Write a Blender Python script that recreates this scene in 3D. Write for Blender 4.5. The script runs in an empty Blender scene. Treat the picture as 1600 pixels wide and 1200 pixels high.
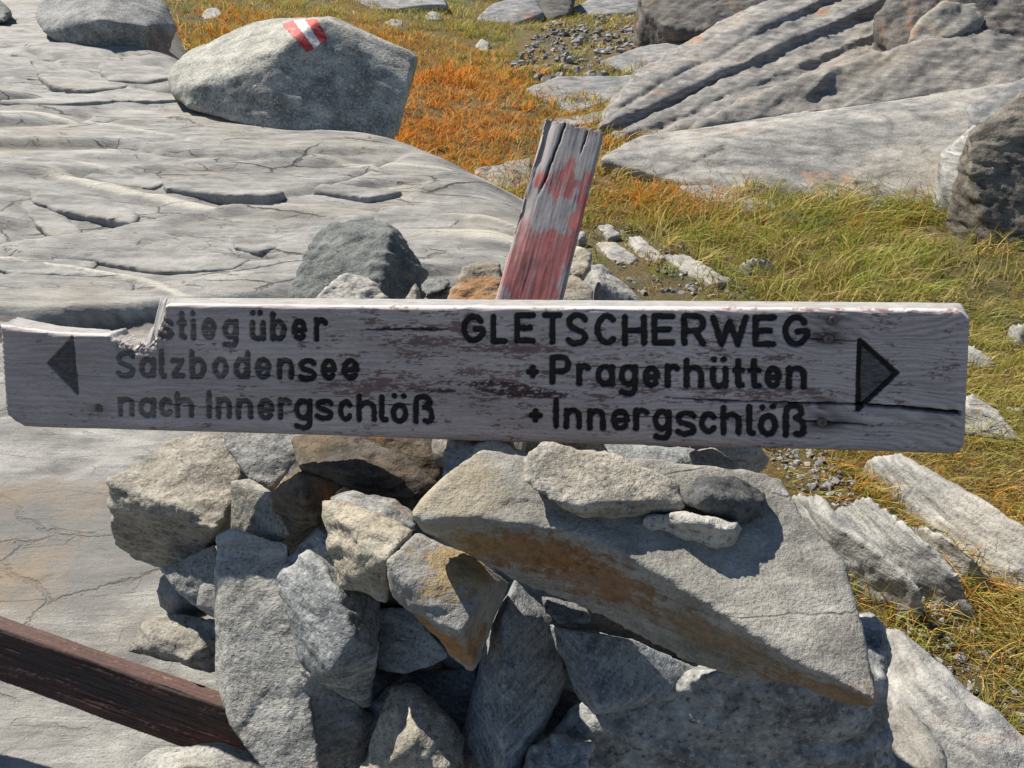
import bpy, bmesh, math
import numpy as np
from mathutils import Vector, Matrix
from mathutils.bvhtree import BVHTree

SC = bpy.context.scene
COL = SC.collection
# ------------------------------------------------------------------ camera
PITCH = math.radians(27.0)
FPX = 1244.0                       # focal length in photo pixels (1600 wide)
CAM = np.array([0.0, 0.0, 1.5])
FW = np.array([0.0, math.cos(PITCH), -math.sin(PITCH)])
UP = np.array([0.0, math.sin(PITCH), math.cos(PITCH)])
RT = np.array([1.0, 0.0, 0.0])
cd = bpy.data.cameras.new('camera'); co = bpy.data.objects.new('camera', cd); COL.objects.link(co)
cd.sensor_width = 36.0; cd.lens = 36.0 * FPX / 1600.0
cd.clip_start = 0.02; cd.clip_end = 600
co.location = CAM; co.rotation_euler = (math.pi/2 - PITCH, 0, 0)
SC.camera = co
# ------------------------------------------------------------------ sky, sun, exposure
SUN_AZ = math.radians(-50.0)       # from +Y, negative = towards -X (left)
SUN_EL = math.radians(50.0)
w = bpy.data.worlds.new('World'); SC.world = w; w.use_nodes = True
wn = w.node_tree.nodes
sk = wn.new('ShaderNodeTexSky'); sk.sky_type = 'NISHITA'; sk.sun_disc = False
sk.sun_elevation = SUN_EL; sk.sun_rotation = SUN_AZ; sk.altitude = 2300; sk.air_density = 1.0; sk.dust_density = 1.0
w.node_tree.links.new(sk.outputs[0], wn['Background'].inputs[0])
wn['Background'].inputs[1].default_value = 0.076
sl = bpy.data.lights.new('sun', 'SUN'); so = bpy.data.objects.new('sun', sl); COL.objects.link(so)
sl.energy = 5.0; sl.angle = math.radians(0.53); sl.color = (1.0, 0.94, 0.84)
SDIR = Vector((math.sin(SUN_AZ)*math.cos(SUN_EL), math.cos(SUN_AZ)*math.cos(SUN_EL), math.sin(SUN_EL)))
so.rotation_euler = SDIR.to_track_quat('Z', 'Y').to_euler()
so.location = (-5, 5, 8)
SC.view_settings.view_transform = 'Standard'; SC.view_settings.look = 'None'
SC.view_settings.exposure = 0.58; SC.view_settings.gamma = 1.0
try: SC.view_settings.use_curve_mapping = False
except Exception: pass
SC.render.engine = 'CYCLES'
SC.cycles.max_bounces = 6; SC.cycles.diffuse_bounces = 3; SC.cycles.transmission_bounces = 3
SC.cycles.use_denoising = True

# ------------------------------------------------------------------ photo measurement -> world
def RAY(px, py): return FW + RT*((px-800.0)/FPX) + UP*((600.0-py)/FPX)
def P(px, py, d): return CAM + RAY(px, py)*d                       # at depth d
def PZ(px, py, z): r = RAY(px, py); return CAM + r*((z-CAM[2])/r[2])   # at height z
def PY(px, py, y): r = RAY(px, py); return CAM + r*(y/r[1])            # at distance y

# ------------------------------------------------------------------ noise
_rs = np.random.RandomState(7)
PERM = _rs.permutation(4096).astype(np.int64)
GR = _rs.normal(size=(4096, 3)); GR /= np.linalg.norm(GR, axis=1)[:, None]
GR = GR.astype(np.float32)
def pn(p, seed=0):
    p = np.asarray(p, dtype=np.float64) + seed*17.31
    i = np.floor(p).astype(np.int64); f = (p - i).astype(np.float32)
    u = f*f*f*(f*(f*6-15)+10)
    out = np.zeros(len(p), dtype=np.float32)
    hx = [PERM[(i[:, 0]+a) & 4095] for a in (0, 1)]
    for a in (0, 1):
        wx = u[:, 0] if a else 1-u[:, 0]
        for b in (0, 1):
            hy = PERM[(hx[a]+i[:, 1]+b) & 4095]
            wy = u[:, 1] if b else 1-u[:, 1]
            for c in (0, 1):
                h = PERM[(hy+i[:, 2]+c) & 4095]
                g = GR[h]
                d = g[:, 0]*(f[:, 0]-a) + g[:, 1]*(f[:, 1]-b) + g[:, 2]*(f[:, 2]-c)
                out += wx*wy*(u[:, 2] if c else 1-u[:, 2])*d
    return out*1.6
def fbm(p, o=4, gain=.5, lac=2.03, seed=0):
    s = 0; a = 1.0; p = np.asarray(p, dtype=np.float64)
    for k in range(o):
        s = s + a*pn(p, seed+k*3.7); p = p*lac; a *= gain
    return s
def worley(p, seed=0, flat=False):
    """nearest jittered cell: seed position, cell hash, distance to the border between the two nearest cells"""
    p = np.asarray(p, dtype=np.float64); i = np.floor(p).astype(np.int64)
    n = len(p); f1 = np.full(n, 9.0); f2 = np.full(n, 9.0); hid = np.zeros(n, dtype=np.int64); pos = np.zeros((n, 3))
    s_ = int(seed*131) & 4095
    for a in (-1, 0, 1):
        hx = PERM[(i[:, 0]+a+s_) & 4095]
        for b in (-1, 0, 1):
            hy = PERM[(hx+i[:, 1]+b) & 4095]
            for c in ((0,) if flat else (-1, 0, 1)):
                h = PERM[(hy+i[:, 2]+c) & 4095]
                q = np.stack([i[:, 0]+a+.5+.42*GR[h, 0], i[:, 1]+b+.5+.42*GR[h, 1], (i[:, 2]*0.0 if flat else i[:, 2]+c+.5+.42*GR[h, 2])], 1)
                d = ((q-p)[:, :2]**2).sum(1) if flat else ((q-p)**2).sum(1)
                m = d < f1
                f2 = np.where(m, f1, np.minimum(f2, d)); f1 = np.where(m, d, f1)
                hid = np.where(m, h, hid); pos[m] = q[m]
    return pos, hid, np.sqrt(f2)-np.sqrt(f1)
def sstep(a, b, x):
    t = np.clip((x-a)/(b-a), 0, 1); return t*t*(3-2*t)
def xy0(x, y, z=None):
    return np.stack([x, y, np.zeros_like(x) if z is None else z], 1)

# ------------------------------------------------------------------ objects
def tag(o, label=None, cat=None, group=None, kind=None):
    if label: o['label'] = label
    if cat: o['category'] = cat
    if group: o['group'] = group
    if kind: o['kind'] = kind
    return o
def mesh_np(name, v, f, smooth=True):
    """v (n,3), f list of arrays with 3 or 4 columns"""
    me = bpy.data.meshes.new(name)
    fs = f if isinstance(f, list) else [f]
    idx = np.concatenate([a.reshape(-1) for a in fs]).astype(np.int32)
    tot = np.concatenate([np.full(len(a), a.shape[1]) for a in fs]).astype(np.int32)
    st = np.concatenate([[0], np.cumsum(tot)[:-1]]).astype(np.int32)
    me.vertices.add(len(v)); me.vertices.foreach_set('co', np.asarray(v, dtype=np.float32).reshape(-1))
    me.loops.add(len(idx)); me.loops.foreach_set('vertex_index', idx)
    me.polygons.add(len(tot)); me.polygons.foreach_set('loop_start', st)
    me.polygons.foreach_set('use_smooth', np.full(len(tot), smooth))
    me.update(calc_edges=True); me.validate()
    return me
def add(name, me, mat=None, parent=None, loc=None):
    o = bpy.data.objects.new(name, me); COL.objects.link(o)
    if mat: me.materials.append(mat)
    if parent: o.parent = parent
    if loc is not None: o.location = loc
    return o
def grid_faces(nr, nc, flip=False):
    a = np.arange(nr*nc).reshape(nr, nc)
    f = np.stack([a[:-1, :-1], a[:-1, 1:], a[1:, 1:], a[1:, :-1]], -1).reshape(-1, 4)
    return f[:, ::-1] if flip else f
def set_col(me, rgb, name='Col'):
    at = me.color_attributes.new(name, 'FLOAT_COLOR', 'POINT')
    c = np.ones((len(me.vertices), 4), dtype=np.float32); c[:, :3] = rgb
    at.data.foreach_set('color', c.reshape(-1))

# ------------------------------------------------------------------ materials
class NT:
    def __init__(s, name):
        s.m = bpy.data.materials.new(name); s.m.use_nodes = True
        s.t = s.m.node_tree; s.n = s.t.nodes; s.b = s.n['Principled BSDF']
    def l(s, a, b): s.t.links.new(a, b)
    def noise(s, vec, scale, detail=5, rough=.55, dist=0):
        n = s.n.new('ShaderNodeTexNoise'); n.inputs['Scale'].default_value = scale
        n.inputs['Detail'].default_value = detail; n.inputs['Roughness'].default_value = rough
        n.inputs['Distortion'].default_value = dist
        if vec is not None: s.l(vec, n.inputs['Vector'])
        return n.outputs['Fac']
    def voro(s, vec, scale, feature='F1', out='Distance'):
        n = s.n.new('ShaderNodeTexVoronoi'); n.feature = feature; n.inputs['Scale'].default_value = scale
        if vec is not None: s.l(vec, n.inputs['Vector'])
        return n.outputs[out]
    def rng(s, v, a, b, c=0, d=1):
        n = s.n.new('ShaderNodeMapRange'); n.clamp = True
        for k, x in zip((1, 2, 3, 4), (a, b, c, d)): n.inputs[k].default_value = x
        s.l(v, n.inputs[0]); return n.outputs[0]
    def math(s, op, a, b=None):
        n = s.n.new('ShaderNodeMath'); n.operation = op
        for k, x in ((0, a), (1, b)):
            if x is None: continue
            if isinstance(x, (int, float)): n.inputs[k].default_value = x
            else: s.l(x, n.inputs[k])
        return n.outputs[0]
    def mix(s, fac, a, b, bt='MIX'):
        n = s.n.new('ShaderNodeMix'); n.data_type = 'RGBA'; n.blend_type = bt
        for k, x in ((0, fac), (6, a), (7, b)):
            if isinstance(x, (int, float)): n.inputs[k].default_value = x
            elif isinstance(x, tuple): n.inputs[k].default_value = x if len(x) == 4 else x+(1,)
            else: s.l(x, n.inputs[k])
        return n.outputs[2]
    def bump(s, h, strength, dist, normal=None):
        n = s.n.new('ShaderNodeBump'); n.inputs['Strength'].default_value = strength
        n.inputs['Distance'].default_value = dist; s.l(h, n.inputs['Height'])
        if normal is not None: s.l(normal, n.inputs['Normal'])
        return n.outputs[0]
    def attr(s, name, out='Color'):
        n = s.n.new('ShaderNodeAttribute'); n.attribute_name = name; return n.outputs[out]

def rock_mat(name, light, dark, warm=(.42,.34,.22), warm_amt=.35, rust=(.32,.13,.03), rust_amt=.0,
             speck=.5, speck_scale=230, streak=.5, rot=(.4,.2,0), squash=7, scale=1.0, bump=1.0,
             lichen=.25, white=.3, tone_patch=None, hairs=0.0):
    RK_ = (.80, .78, .745); light = tuple(a_*b_ for a_, b_ in zip(light, RK_)); dark = tuple(a_*b_*.92 for a_, b_ in zip(dark, RK_)); warm = tuple(x*.85 for x in warm)
    t = NT(name)
    tc = t.n.new('ShaderNodeTexCoord').outputs['Object']
    oi = t.n.new('ShaderNodeObjectInfo')
    sc_ = t.n.new('ShaderNodeVectorMath'); sc_.operation = 'SCALE'
    cmb = t.n.new('ShaderNodeCombineXYZ')
    for k, mul in enumerate((7.0, 13.0, 5.0)):
        t.l(t.math('MULTIPLY', oi.outputs['Random'], mul*3), cmb.inputs[k])
    ad = t.n.new('ShaderNodeVectorMath'); ad.operation = 'ADD'; t.l(tc, ad.inputs[0]); t.l(cmb.outputs[0], ad.inputs[1])
    v = ad.outputs[0]
    mp = t.n.new('ShaderNodeMapping'); mp.inputs['Rotation'].default_value = rot
    mp.inputs['Scale'].default_value = (1, 1, squash); t.l(v, mp.inputs['Vector']); vf = mp.outputs[0]
    big = t.noise(v, 4*scale, 7, .6)
    mid = t.noise(v, 22*scale, 6, .65)
    st = t.noise(vf, 16*scale, 6, .62, .3)
    st2 = t.noise(vf, 70*scale, 4, .6)
    sp = t.noise(v, speck_scale*scale, 3, .7)
    sp2 = t.noise(v, speck_scale*.37*scale, 4, .75)
    # base between dark and light
    k = t.math('ADD', t.math('MULTIPLY', st, streak), t.math('MULTIPLY', mid, 1-streak))
    k = t.math('ADD', t.math('MULTIPLY', k, .7), t.math('MULTIPLY', big, .3))
    c = t.mix(t.rng(k, .41, .60), tuple(x*.74 for x in dark), tuple(x*1.06 for x in light))
    c = t.mix(t.math('MULTIPLY', t.rng(big, .5, .68), warm_amt), c, warm)
    # mineral grain: dark and pale flecks
    c = t.mix(t.math('MULTIPLY', t.rng(sp, .55, .68), speck), c, tuple(x*.28 for x in dark))
    c = t.mix(t.math('MULTIPLY', t.rng(sp2, .56, .72), speck*.8), c, tuple(x*.4 for x in dark))
    c = t.mix(t.math('MULTIPLY', t.rng(sp, .46, .33), speck*.55), c, tuple(min(.8, x*1.55) for x in light))
    c = t.mix(t.math('MULTIPLY', t.rng(st2, .6, .72), streak*.55), c, tuple(x*.5 for x in dark))
    # quartz streaks
    if white > 0:
        q = t.noise(vf, 6*scale, 5, .55, .5)
        c = t.mix(t.math('MULTIPLY', t.rng(q, .62, .72), white), c, (.66, .65, .61))
    if lichen > 0:
        li = t.noise(v, 38*scale, 5, .75)
        c = t.mix(t.math('MULTIPLY', t.math('MULTIPLY', t.rng(li, .58, .66), t.rng(big, .42, .55)), lichen), c, (.06, .06, .055))
    if rust_amt > 0:
        r = t.noise(v, 5.5*scale, 6, .68, .4)
        r2 = t.rng(r, .60-.16*rust_amt, .72-.16*rust_amt)
        r3 = t.math('MULTIPLY', r2, t.rng(mid, .3, .6, .45, 1))
        c = t.mix(t.math('MULTIPLY', r3, .85), c, t.mix(t.rng(sp2, .35, .65), rust, tuple(min(1, x*1.7+.02) for x in rust)))
    hl = t.noise(vf, 2.4*scale, 2, .5, .6)
    hair = t.math('MULTIPLY', t.rng(t.math('ABSOLUTE', t.math('SUBTRACT', hl, .5)), .0065, .0015), t.rng(mid, .42, .52))
    c = t.mix(t.math('MULTIPLY', hair, hairs), c, (.04, .036, .03))
    if tone_patch:
        for (loc, rad, colr, amt) in tone_patch:
            d = t.n.new('ShaderNodeVectorMath'); d.operation = 'SUBTRACT'; t.l(tc, d.inputs[0]); d.inputs[1].default_value = loc
            dv = t.n.new('ShaderNodeVectorMath'); dv.operation = 'DIVIDE'; t.l(d.outputs[0], dv.inputs[0]); dv.inputs[1].default_value = rad
            ln = t.n.new('ShaderNodeVectorMath'); ln.operation = 'LENGTH'; t.l(dv.outputs[0], ln.inputs[0])
            e = t.math('ADD', ln.outputs['Value'], t.math('MULTIPLY', t.math('SUBTRACT', mid, .5), 1.6))
            e = t.math('ADD', e, t.math('MULTIPLY', t.math('SUBTRACT', sp2, .5), 1.9))
            e = t.math('ADD', e, t.math('MULTIPLY', t.math('SUBTRACT', st, .5), 1.5))
            c = t.mix(t.rng(e, 1.05, .75, 0, amt), c, t.mix(t.rng(sp2, .4, .62), tuple(x*.55 for x in colr), colr))
    # per-stone tint
    c = t.mix(1.0, c, oi.outputs['Color'], 'MULTIPLY')
    g = t.n.new('ShaderNodeNewGeometry')
    pt = t.rng(g.outputs['Pointiness'], .50, .60)
    c = t.mix(t.math('MULTIPLY', pt, .30), c, tuple(min(.75, x*1.35) for x in light))
    t.l(c, t.b.inputs['Base Color'])
    t.b.inputs['Roughness'].default_value = .82
    t.b.inputs['Specular IOR Level'].default_value = .28
    h = t.math('ADD', t.math('MULTIPLY', st, .35), t.math('MULTIPLY', mid, .65))
    b1 = t.bump(h, .28*bump, .010/scale)
    h2 = t.math('ADD', t.math('MULTIPLY', sp2, .85), t.math('MULTIPLY', st2, .22))
    b2 = t.bump(h2, .95*bump, .004/scale, b1)
    b3 = t.bump(sp, .85*bump, .0015/scale, b2)
    b3 = t.bump(t.math('SUBTRACT', 1.0, hair), .6*min(1, hairs*2), .004/scale, b3) if hairs else b3
    t.l(b3, t.b.inputs['Normal'])
    return t.m

def wood_mat(name, rough=.85, fine=900, along=(1, 14, 14), bump=.5):
    """weathered timber: colour comes from the grain/paint laid out per point, plus fine fibre"""
    t = NT(name)
    tc = t.n.new('ShaderNodeTexCoord').outputs['Object']
    mp = t.n.new('ShaderNodeMapping'); mp.inputs['Scale'].default_value = along; t.l(tc, mp.inputs['Vector'])
    fib = t.noise(mp.outputs[0], fine/14, 5, .7)
    col = t.attr('Col')
    c = t.mix(t.rng(fib, .35, .65, 0, .5), col, t.mix(1.0, col, (.55, .52, .5), 'MULTIPLY'))
    sp = t.noise(tc, 420, 3, .7)
    c = t.mix(t.rng(sp, .58, .7, 0, .3), c, t.mix(1.0, col, (.35, .32, .3), 'MULTIPLY'))
    t.l(c, t.b.inputs['Base Color']); t.b.inputs['Roughness'].default_value = rough
    t.b.inputs['Specular IOR Level'].default_value = .25
    b = t.bump(fib, bump, .002); t.l(t.bump(sp, .3, .0008, b), t.b.inputs['Normal'])
    return t.m

def plain_mat(name, c, rough=.6, metal=0, var=.35, scale=300):
    t = NT(name); tc = t.n.new('ShaderNodeTexCoord').outputs['Object']
    n = t.noise(tc, scale, 5, .7)
    t.l(t.mix(t.rng(n, .35, .7, 0, var), c, tuple(x*.35 for x in c)), t.b.inputs['Base Color'])
    t.b.inputs['Roughness'].default_value = rough; t.b.inputs['Metallic'].default_value = metal
    t.l(t.bump(n, .3, .001), t.b.inputs['Normal'])
    return t.m

M = {}
M['grey'] = rock_mat('grey_schist', (.43,.435,.43), (.24,.25,.255), speck=.8, warm_amt=.22, rust_amt=.05, rot=(.9,.3,.2))
M['blue'] = rock_mat('blue_schist', (.42,.44,.46), (.19,.21,.235), speck=.8, warm_amt=.08, streak=.75, squash=9, rot=(1.2,.5,.1), white=.4, lichen=.1)
M['tan'] = rock_mat('tan_schist', (.45,.43,.385), (.24,.228,.20), speck=.8, warm=(.40,.32,.20), warm_amt=.42, rust_amt=.0, rot=(.5,-.6,.2))
M['rusty'] = rock_mat('rusty_schist', (.43,.42,.39), (.23,.225,.21), warm=(.42,.29,.13), warm_amt=.5, rust=(.30,.15,.05), rust_amt=.35, rot=(1.0,.2,.4), lichen=.2)
M['brown'] = rock_mat('brown_gneiss', (.19,.155,.115), (.05,.045,.042), warm=(.30,.19,.08), warm_amt=.5, rust_amt=.4, streak=.8, squash=8, rot=(.8,.9,0), white=.15)
M['granite'] = rock_mat('grey_granite', (.44,.45,.455), (.22,.23,.24), warm_amt=.06, speck=.95, speck_scale=130, streak=.15, white=.15, lichen=.45)
M['pale'] = rock_mat('pale_granite', (.56,.55,.52), (.33,.33,.32), warm_amt=.12, speck=.9, speck_scale=170, streak=.25, white=.3, lichen=.2)
M['darkgranite'] = rock_mat('dark_granite', (.20,.205,.21), (.06,.065,.07), warm=(.2,.18,.14), warm_amt=.3, speck=.9, speck_scale=200, streak=.3, white=.35)
M['green'] = rock_mat('greenish_amphibolite', (.25,.27,.265), (.13,.15,.15), warm_amt=.05, speck=.8, speck_scale=260, streak=.2, white=.05)
M['outcrop'] = rock_mat('outcrop_gneiss', (.40,.41,.42), (.20,.21,.225), warm=(.34,.26,.16), warm_amt=.3, rust_amt=.04, bump=.45, streak=.75, squash=6, rot=(.9,.25,.5), scale=.32, speck=.45, speck_scale=260, white=.3, lichen=.5)
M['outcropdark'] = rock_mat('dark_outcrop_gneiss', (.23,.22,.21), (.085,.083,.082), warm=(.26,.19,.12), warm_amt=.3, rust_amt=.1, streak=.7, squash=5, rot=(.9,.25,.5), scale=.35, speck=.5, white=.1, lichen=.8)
M['ridge'] = rock_mat('ridge_schist', (.50,.50,.485), (.27,.275,.28), warm=(.44,.36,.24), warm_amt=.3, rust_amt=.15, streak=.8, squash=8, rot=(.5,.1,-.75), scale=.6, white=.6, lichen=.5)
M['boulder'] = rock_mat('boulder_granite', (.42,.43,.42), (.24,.25,.245), warm=(.38,.36,.28), warm_amt=.25, speck=.9, speck_scale=210, streak=.12, scale=.4, white=.1, lichen=.35)

# ------------------------------------------------------------------ stones
def hull_bm(bm, pts):
    vs = [bm.verts.new(tuple(p)) for p in pts]
    r = bmesh.ops.convex_hull(bm, input=vs)
    dead = {e for e in r['geom_interior'] + r['geom_unused'] if isinstance(e, bmesh.types.BMVert)}
    for v_ in dead:
        if v_.is_valid: bm.verts.remove(v_)

def dense(hulls, vox, smooth):
    bm = bmesh.new()
    for h in hulls: hull_bm(bm, h)
    bmesh.ops.recalc_face_normals(bm, faces=bm.faces)
    me = bpy.data.meshes.new('tmp'); bm.to_mesh(me); bm.free()
    o = bpy.data.objects.new('tmp', me); COL.objects.link(o)
    r = o.modifiers.new('r', 'REMESH'); r.mode = 'VOXEL'; r.voxel_size = vox
    if smooth:
        s = o.modifiers.new('s', 'SMOOTH'); s.factor = .5; s.iterations = smooth
    dg = bpy.context.evaluated_depsgraph_get()
    m2 = bpy.data.meshes.new_from_object(o.evaluated_get(dg))
    bpy.data.objects.remove(o); bpy.data.meshes.remove(me)
    return m2

def f3(q, seed, k): return np.stack([pn(q*k*.7, seed+1), pn(q*k*.7, seed+2), pn(q*k*.7, seed+3)], 1)
STONE_N = [0]
def stone(name, label, hulls, mat, vox=.0040, smooth=0, rough=1.0, strata=(.2,.5,.8), lam=.012, samp=.0034,
          tint=(1, 1, 1), group=None, cat='stone', macro=1.0, kind=None, chip=1.0, grooves=None):
    """a stone from the corner points of its facets: hull -> dense skin -> broken, layered surface"""
    STONE_N[0] += 1; seed = STONE_N[0]*1.37
    me = dense(hulls, vox, smooth)
    n = len(me.vertices)
    v = np.empty(n*3, dtype=np.float32); me.vertices.foreach_get('co', v); v = v.reshape(-1, 3).astype(np.float64)
    nr = np.empty(n*3, dtype=np.float32); me.vertex_normals.foreach_get('vector', nr); nr = nr.reshape(-1, 3).astype(np.float64)
    lo, hi = v.min(0), v.max(0); L = float(np.linalg.norm(hi-lo)); c = (lo+hi)/2
    p = v - c
    q = p/L
    s = np.array(strata, dtype=float); s /= np.linalg.norm(s)
    along = p - np.outer(p@s, s)*.0
    # uneven facets
    wv = np.stack([fbm(q*2.6, 2, seed=seed+k*9.1) for k in range(3)], 1)
    d = wv*(L*.0045*macro)
    step = 0
    # conchoidal and planar breaks: every chip has its own tilt and depth
    for cs_, am in ((.26, .15*chip), (.095, .22*chip), (.040, .34*chip)):
        cell = max(cs_*L, 5*vox); sc3 = np.ones(3)/cell
        pw = p - np.outer(p@s, s)*-.9           # chips are flatter along the bedding
        ps, hid, bd = worley((pw+.12*cell*f3(q, seed+cs_*50, 1/cs_))*sc3, seed+cs_*90)
        dp = pw*sc3-ps
        g = GR[(hid*7+3) & 4095]; off = GR[(hid*5+1) & 4095][:, 0]
        step = step + cell*am*rough*(.085*(dp*g).sum(1) + .055*off)
    # bedding: every layer stands a little proud or back
    h = (p@s)/lam + .9*fbm(q*2.2, 2, seed=seed+31) + .15*pn(p/lam*.35, seed=seed+3)
    li = np.floor(h); fr = h-li
    rnd = lambda k: ((np.sin(k*127.1+seed)*43758.5453) % 1.0)
    a, b = rnd(li), rnd(li+1)
    lay = a + (b-a)*sstep(1-min(.6, max(.15, 1.6*vox/lam)), 1.0, fr)
    msk = sstep(-.15, .45, pn(q*4.5, seed=seed+77))
    fine = fbm(p/max(lam, vox*3)*.75, 3, .6, seed=seed+11)
    step = step + (lay-.5)*samp*2.0*msk + fine*samp*.38*rough
    if grooves:
        for gd_, gl, ga in grooves:
            g_ = np.array(gd_, float); g_ /= np.linalg.norm(g_)
            al_ = np.outer(p@g_, g_); pp_ = (p-al_)/gl + al_/gl*.07 + .5*f3(q, seed+5, 4)
            n1 = pn(pp_, seed+61); n2 = pn(pp_*2.3, seed+63)
            step = step + ga*((1-2.2*np.abs(n1)) + .45*(1-2.2*np.abs(n2)))
    d += nr*step[:, None]
    me.vertices.foreach_set('co', (p+d).astype(np.float32).reshape(-1))
    me.polygons.foreach_set('use_smooth', np.ones(len(me.polygons), dtype=bool))
    me.update()
    me.materials.clear()
    o = add(name, me, M[mat] if isinstance(mat, str) else mat, loc=tuple(c))
    me.name = name
    o.color = tuple(tint)+(1,)
    tag(o, label, cat, group, kind)
    return o

def ptsD(d0, lst, th=.10, shrink=.8):
    """facet corners (photo x, y, depth offset) plus the unseen back, th metres behind"""
    f = [P(x, y, d0+dd) for x, y, dd in lst]
    c = np.mean(f, 0); out = list(f)
    if th:
        for a in f:
            b = c + (a-c)*shrink
            r = (b-CAM); r /= np.linalg.norm(r)
            out.append(b + r*th)
    return out

# ================================================================== SETTING
def W_edge(y): return np.interp(y, [0.3,1.2,2.0,2.6,3.3,3.9,4.4,5.5,8,12], [.62,.5,.36,.22,.02,-.40,-.95,-2.25,-3.4,-5.2])
def W_base(y): return np.interp(y, [-1,0,.8,1.5,2.2,3.2,3.8,4.3,4.7,5.2,6,7,9,13], [.36,.40,.46,.545,.64,.77,.83,.86,.93,1.05,1.11,1.16,1.34,1.7])
VEINS = ((2.62, .034), (2.76, .016), (3.3, .022), (1.95, .012))
def bedrock_wl(x, y): return y + x*.30 + .16*fbm(xy0(x, y)*1.3, 2, seed=21)
def bedrock_z(x, y, detail=True):
    x = np.asarray(x, float); y = np.asarray(y, float)
    z = W_base(y) + .03*np.clip(-x-.8, 0, 4)
    t = np.clip((x-W_edge(y))/.55+.55, 0, 3)
    z = z - .30*t**2
    if not detail: return z
    p = xy0(x, y)
    z = z + .022*fbm(p*.8, 2, seed=4)
    wl = bedrock_wl(x, y)
    far_ = sstep(3.9, 4.6, y); near = sstep(.9, 1.9, y)
    st = np.stack([x*.96+y*.27, y*.96-x*.27, 0*x], 1)          # along / across the foliation
    # thin sheets peeled off one above the other: flat treads, broken risers
    for el, fq, stp, sd in ((.42, 1.1, .009, 3),):
        j = st + .05/fq*np.stack([pn(st*9*fq, sd+20), pn(st*9*fq, sd+21), 0*x], 1)
        h = 2.3*pn(j*np.array([el, 1.15, 1])*fq, sd) + .7*pn(j*np.array([el, 1.15, 1])*fq*2.6, sd+1) + .25*pn(j*fq*8, sd+2)
        fr = h-np.floor(h)
        z = z + stp*(1+.9*far_)*(.45+.55*near)*(np.floor(h)+sstep(.72, 1.0, fr)-.55*h)
    # joint blocks: angular plates, each set a little higher or lower, open joints between
    for cx, cy, am, sd, jd, jw in ((1.15, .33, .020, 31, .030, .075), (.46, .15, .007, 35, .0, .035)):
        q = (st+.05*cx*np.stack([pn(p/cx*1.7, sd), pn(p/cx*1.7, sd+1), 0*x], 1))/np.array([cx, cy, 1])
        ps, hid, bd = worley(q, sd, True)
        g = GR[(hid*7+3) & 4095]; of = GR[(hid*5+1) & 4095][:, 0]
        mk = sstep(-.2, .15, pn(p/cx*.6, sd+7))*(.30+.70*near)
        z = z + am*mk*(of+.9*((q-ps)*g).sum(1)) - jd*mk*sstep(jw, 0, bd)*sstep(-.02, .2, pn(p/cx*1.1, sd+9))
    # long straight joint and scarp lines
    wj = st[:, 1]*1.0 + .035*pn(p*2.2, 74)
    for yv, dp_, x0_, x1_ in ((2.35, .026, -1.6, .6), (3.05, .036, -3, -.9), (3.55, .030, -1.9, .3), (4.35, .05, -4, -1), (4.75, .06, -4, -1.2)):
        e_ = sstep(x0_-.2, x0_+.2, st[:, 0])*sstep(x1_+.2, x1_-.2, st[:, 0])
        z = z + dp_*e_*(sstep(yv-.011*(.4+yv*.5), yv+.011*(.4+yv*.5), wj)*np.exp(-np.clip(wj-yv, 0, 9)/.35))
    for vy, wd_ in VEINS:
        z = z + .012*sstep(wd_*1.3, wd_*.6, np.abs(wl-vy))*sstep(-.2, .2, pn(p*.9, 71))
    z = z + (.0005+.0011*near)*fbm(st*np.array([7, 30, 1]), 4, .6, seed=60) + .0008*fbm(p*90, 2, seed=66)
    return z
def ground_z(x, y, detail=True):
    x = np.asarray(x, float); y = np.asarray(y, float)
    z = .24 + .062*np.clip(y-4.3, 0, 100) + .12*np.clip(-x-.3, 0, 6)*np.clip((y-3.6)/2, 0, 1)
    z = z + .26*np.clip(y-17, 0, 100) + .04*np.clip(x-2.2, 0, 20)
    z = z - .10*sstep(1.7, .4, y)
    if detail:
        p = xy0(x, y); z = z + .035*fbm(p*1.1, 3, seed=90) + .016*fbm(p*5, 3, seed=95)
    return z

def fan(y0, y1, nr, c0, c1, nc, off):
    yy = (y0+off)*((y1+off)/(y0+off))**np.linspace(0, 1, nr) - off
    cc = np.linspace(c0, c1, nc)
    Y = np.repeat(yy[:, None], nc, 1); X = cc[None, :]*(Y+off)
    return X.reshape(-1), Y.reshape(-1)

# --- soil and turf underneath everything
def soil_mat():
    t = NT('alpine_turf_soil'); tc = t.n.new('ShaderNodeTexCoord').outputs['Object']
    a = t.noise(tc, 1.1, 5, .6); b = t.noise(tc, 9, 6, .7); c_ = t.noise(tc, 60, 5, .75); d = t.noise(tc, 300, 3, .7)
    c = t.mix(t.rng(b, .35, .65), (.11, .10, .065), (.25, .215, .13))
    c = t.mix(t.rng(a, .40, .58, 0, .9), c, (.24, .15, .06))
    c = t.mix(t.rng(c_, .5, .68, 0, .8), c, (.13, .15, .04))
    c = t.mix(t.rng(c_, .42, .3, 0, .8), c, (.36, .33, .27))
    c = t.mix(t.rng(d, .55, .7, 0, .6), c, (.05, .045, .035))
    t.l(c, t.b.inputs['Base Color']); t.b.inputs['Roughness'].default_value = .95
    t.b.inputs['Specular IOR Level'].default_value = .1
    b1 = t.bump(c_, .9, .03); t.l(t.bump(d, .8, .01, b1), t.b.inputs['Normal'])
    return t.m
gx, gy = fan(-3, 70, 200, -1.5, 1.5, 170, 4.0)
me = mesh_np('ground', xy0(gx, gy, ground_z(gx, gy)), grid_faces(200, 170))
o = add('ground', me, soil_mat()); tag(o, 'grassy alpine ground with dry turf and soil', kind='structure')

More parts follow.
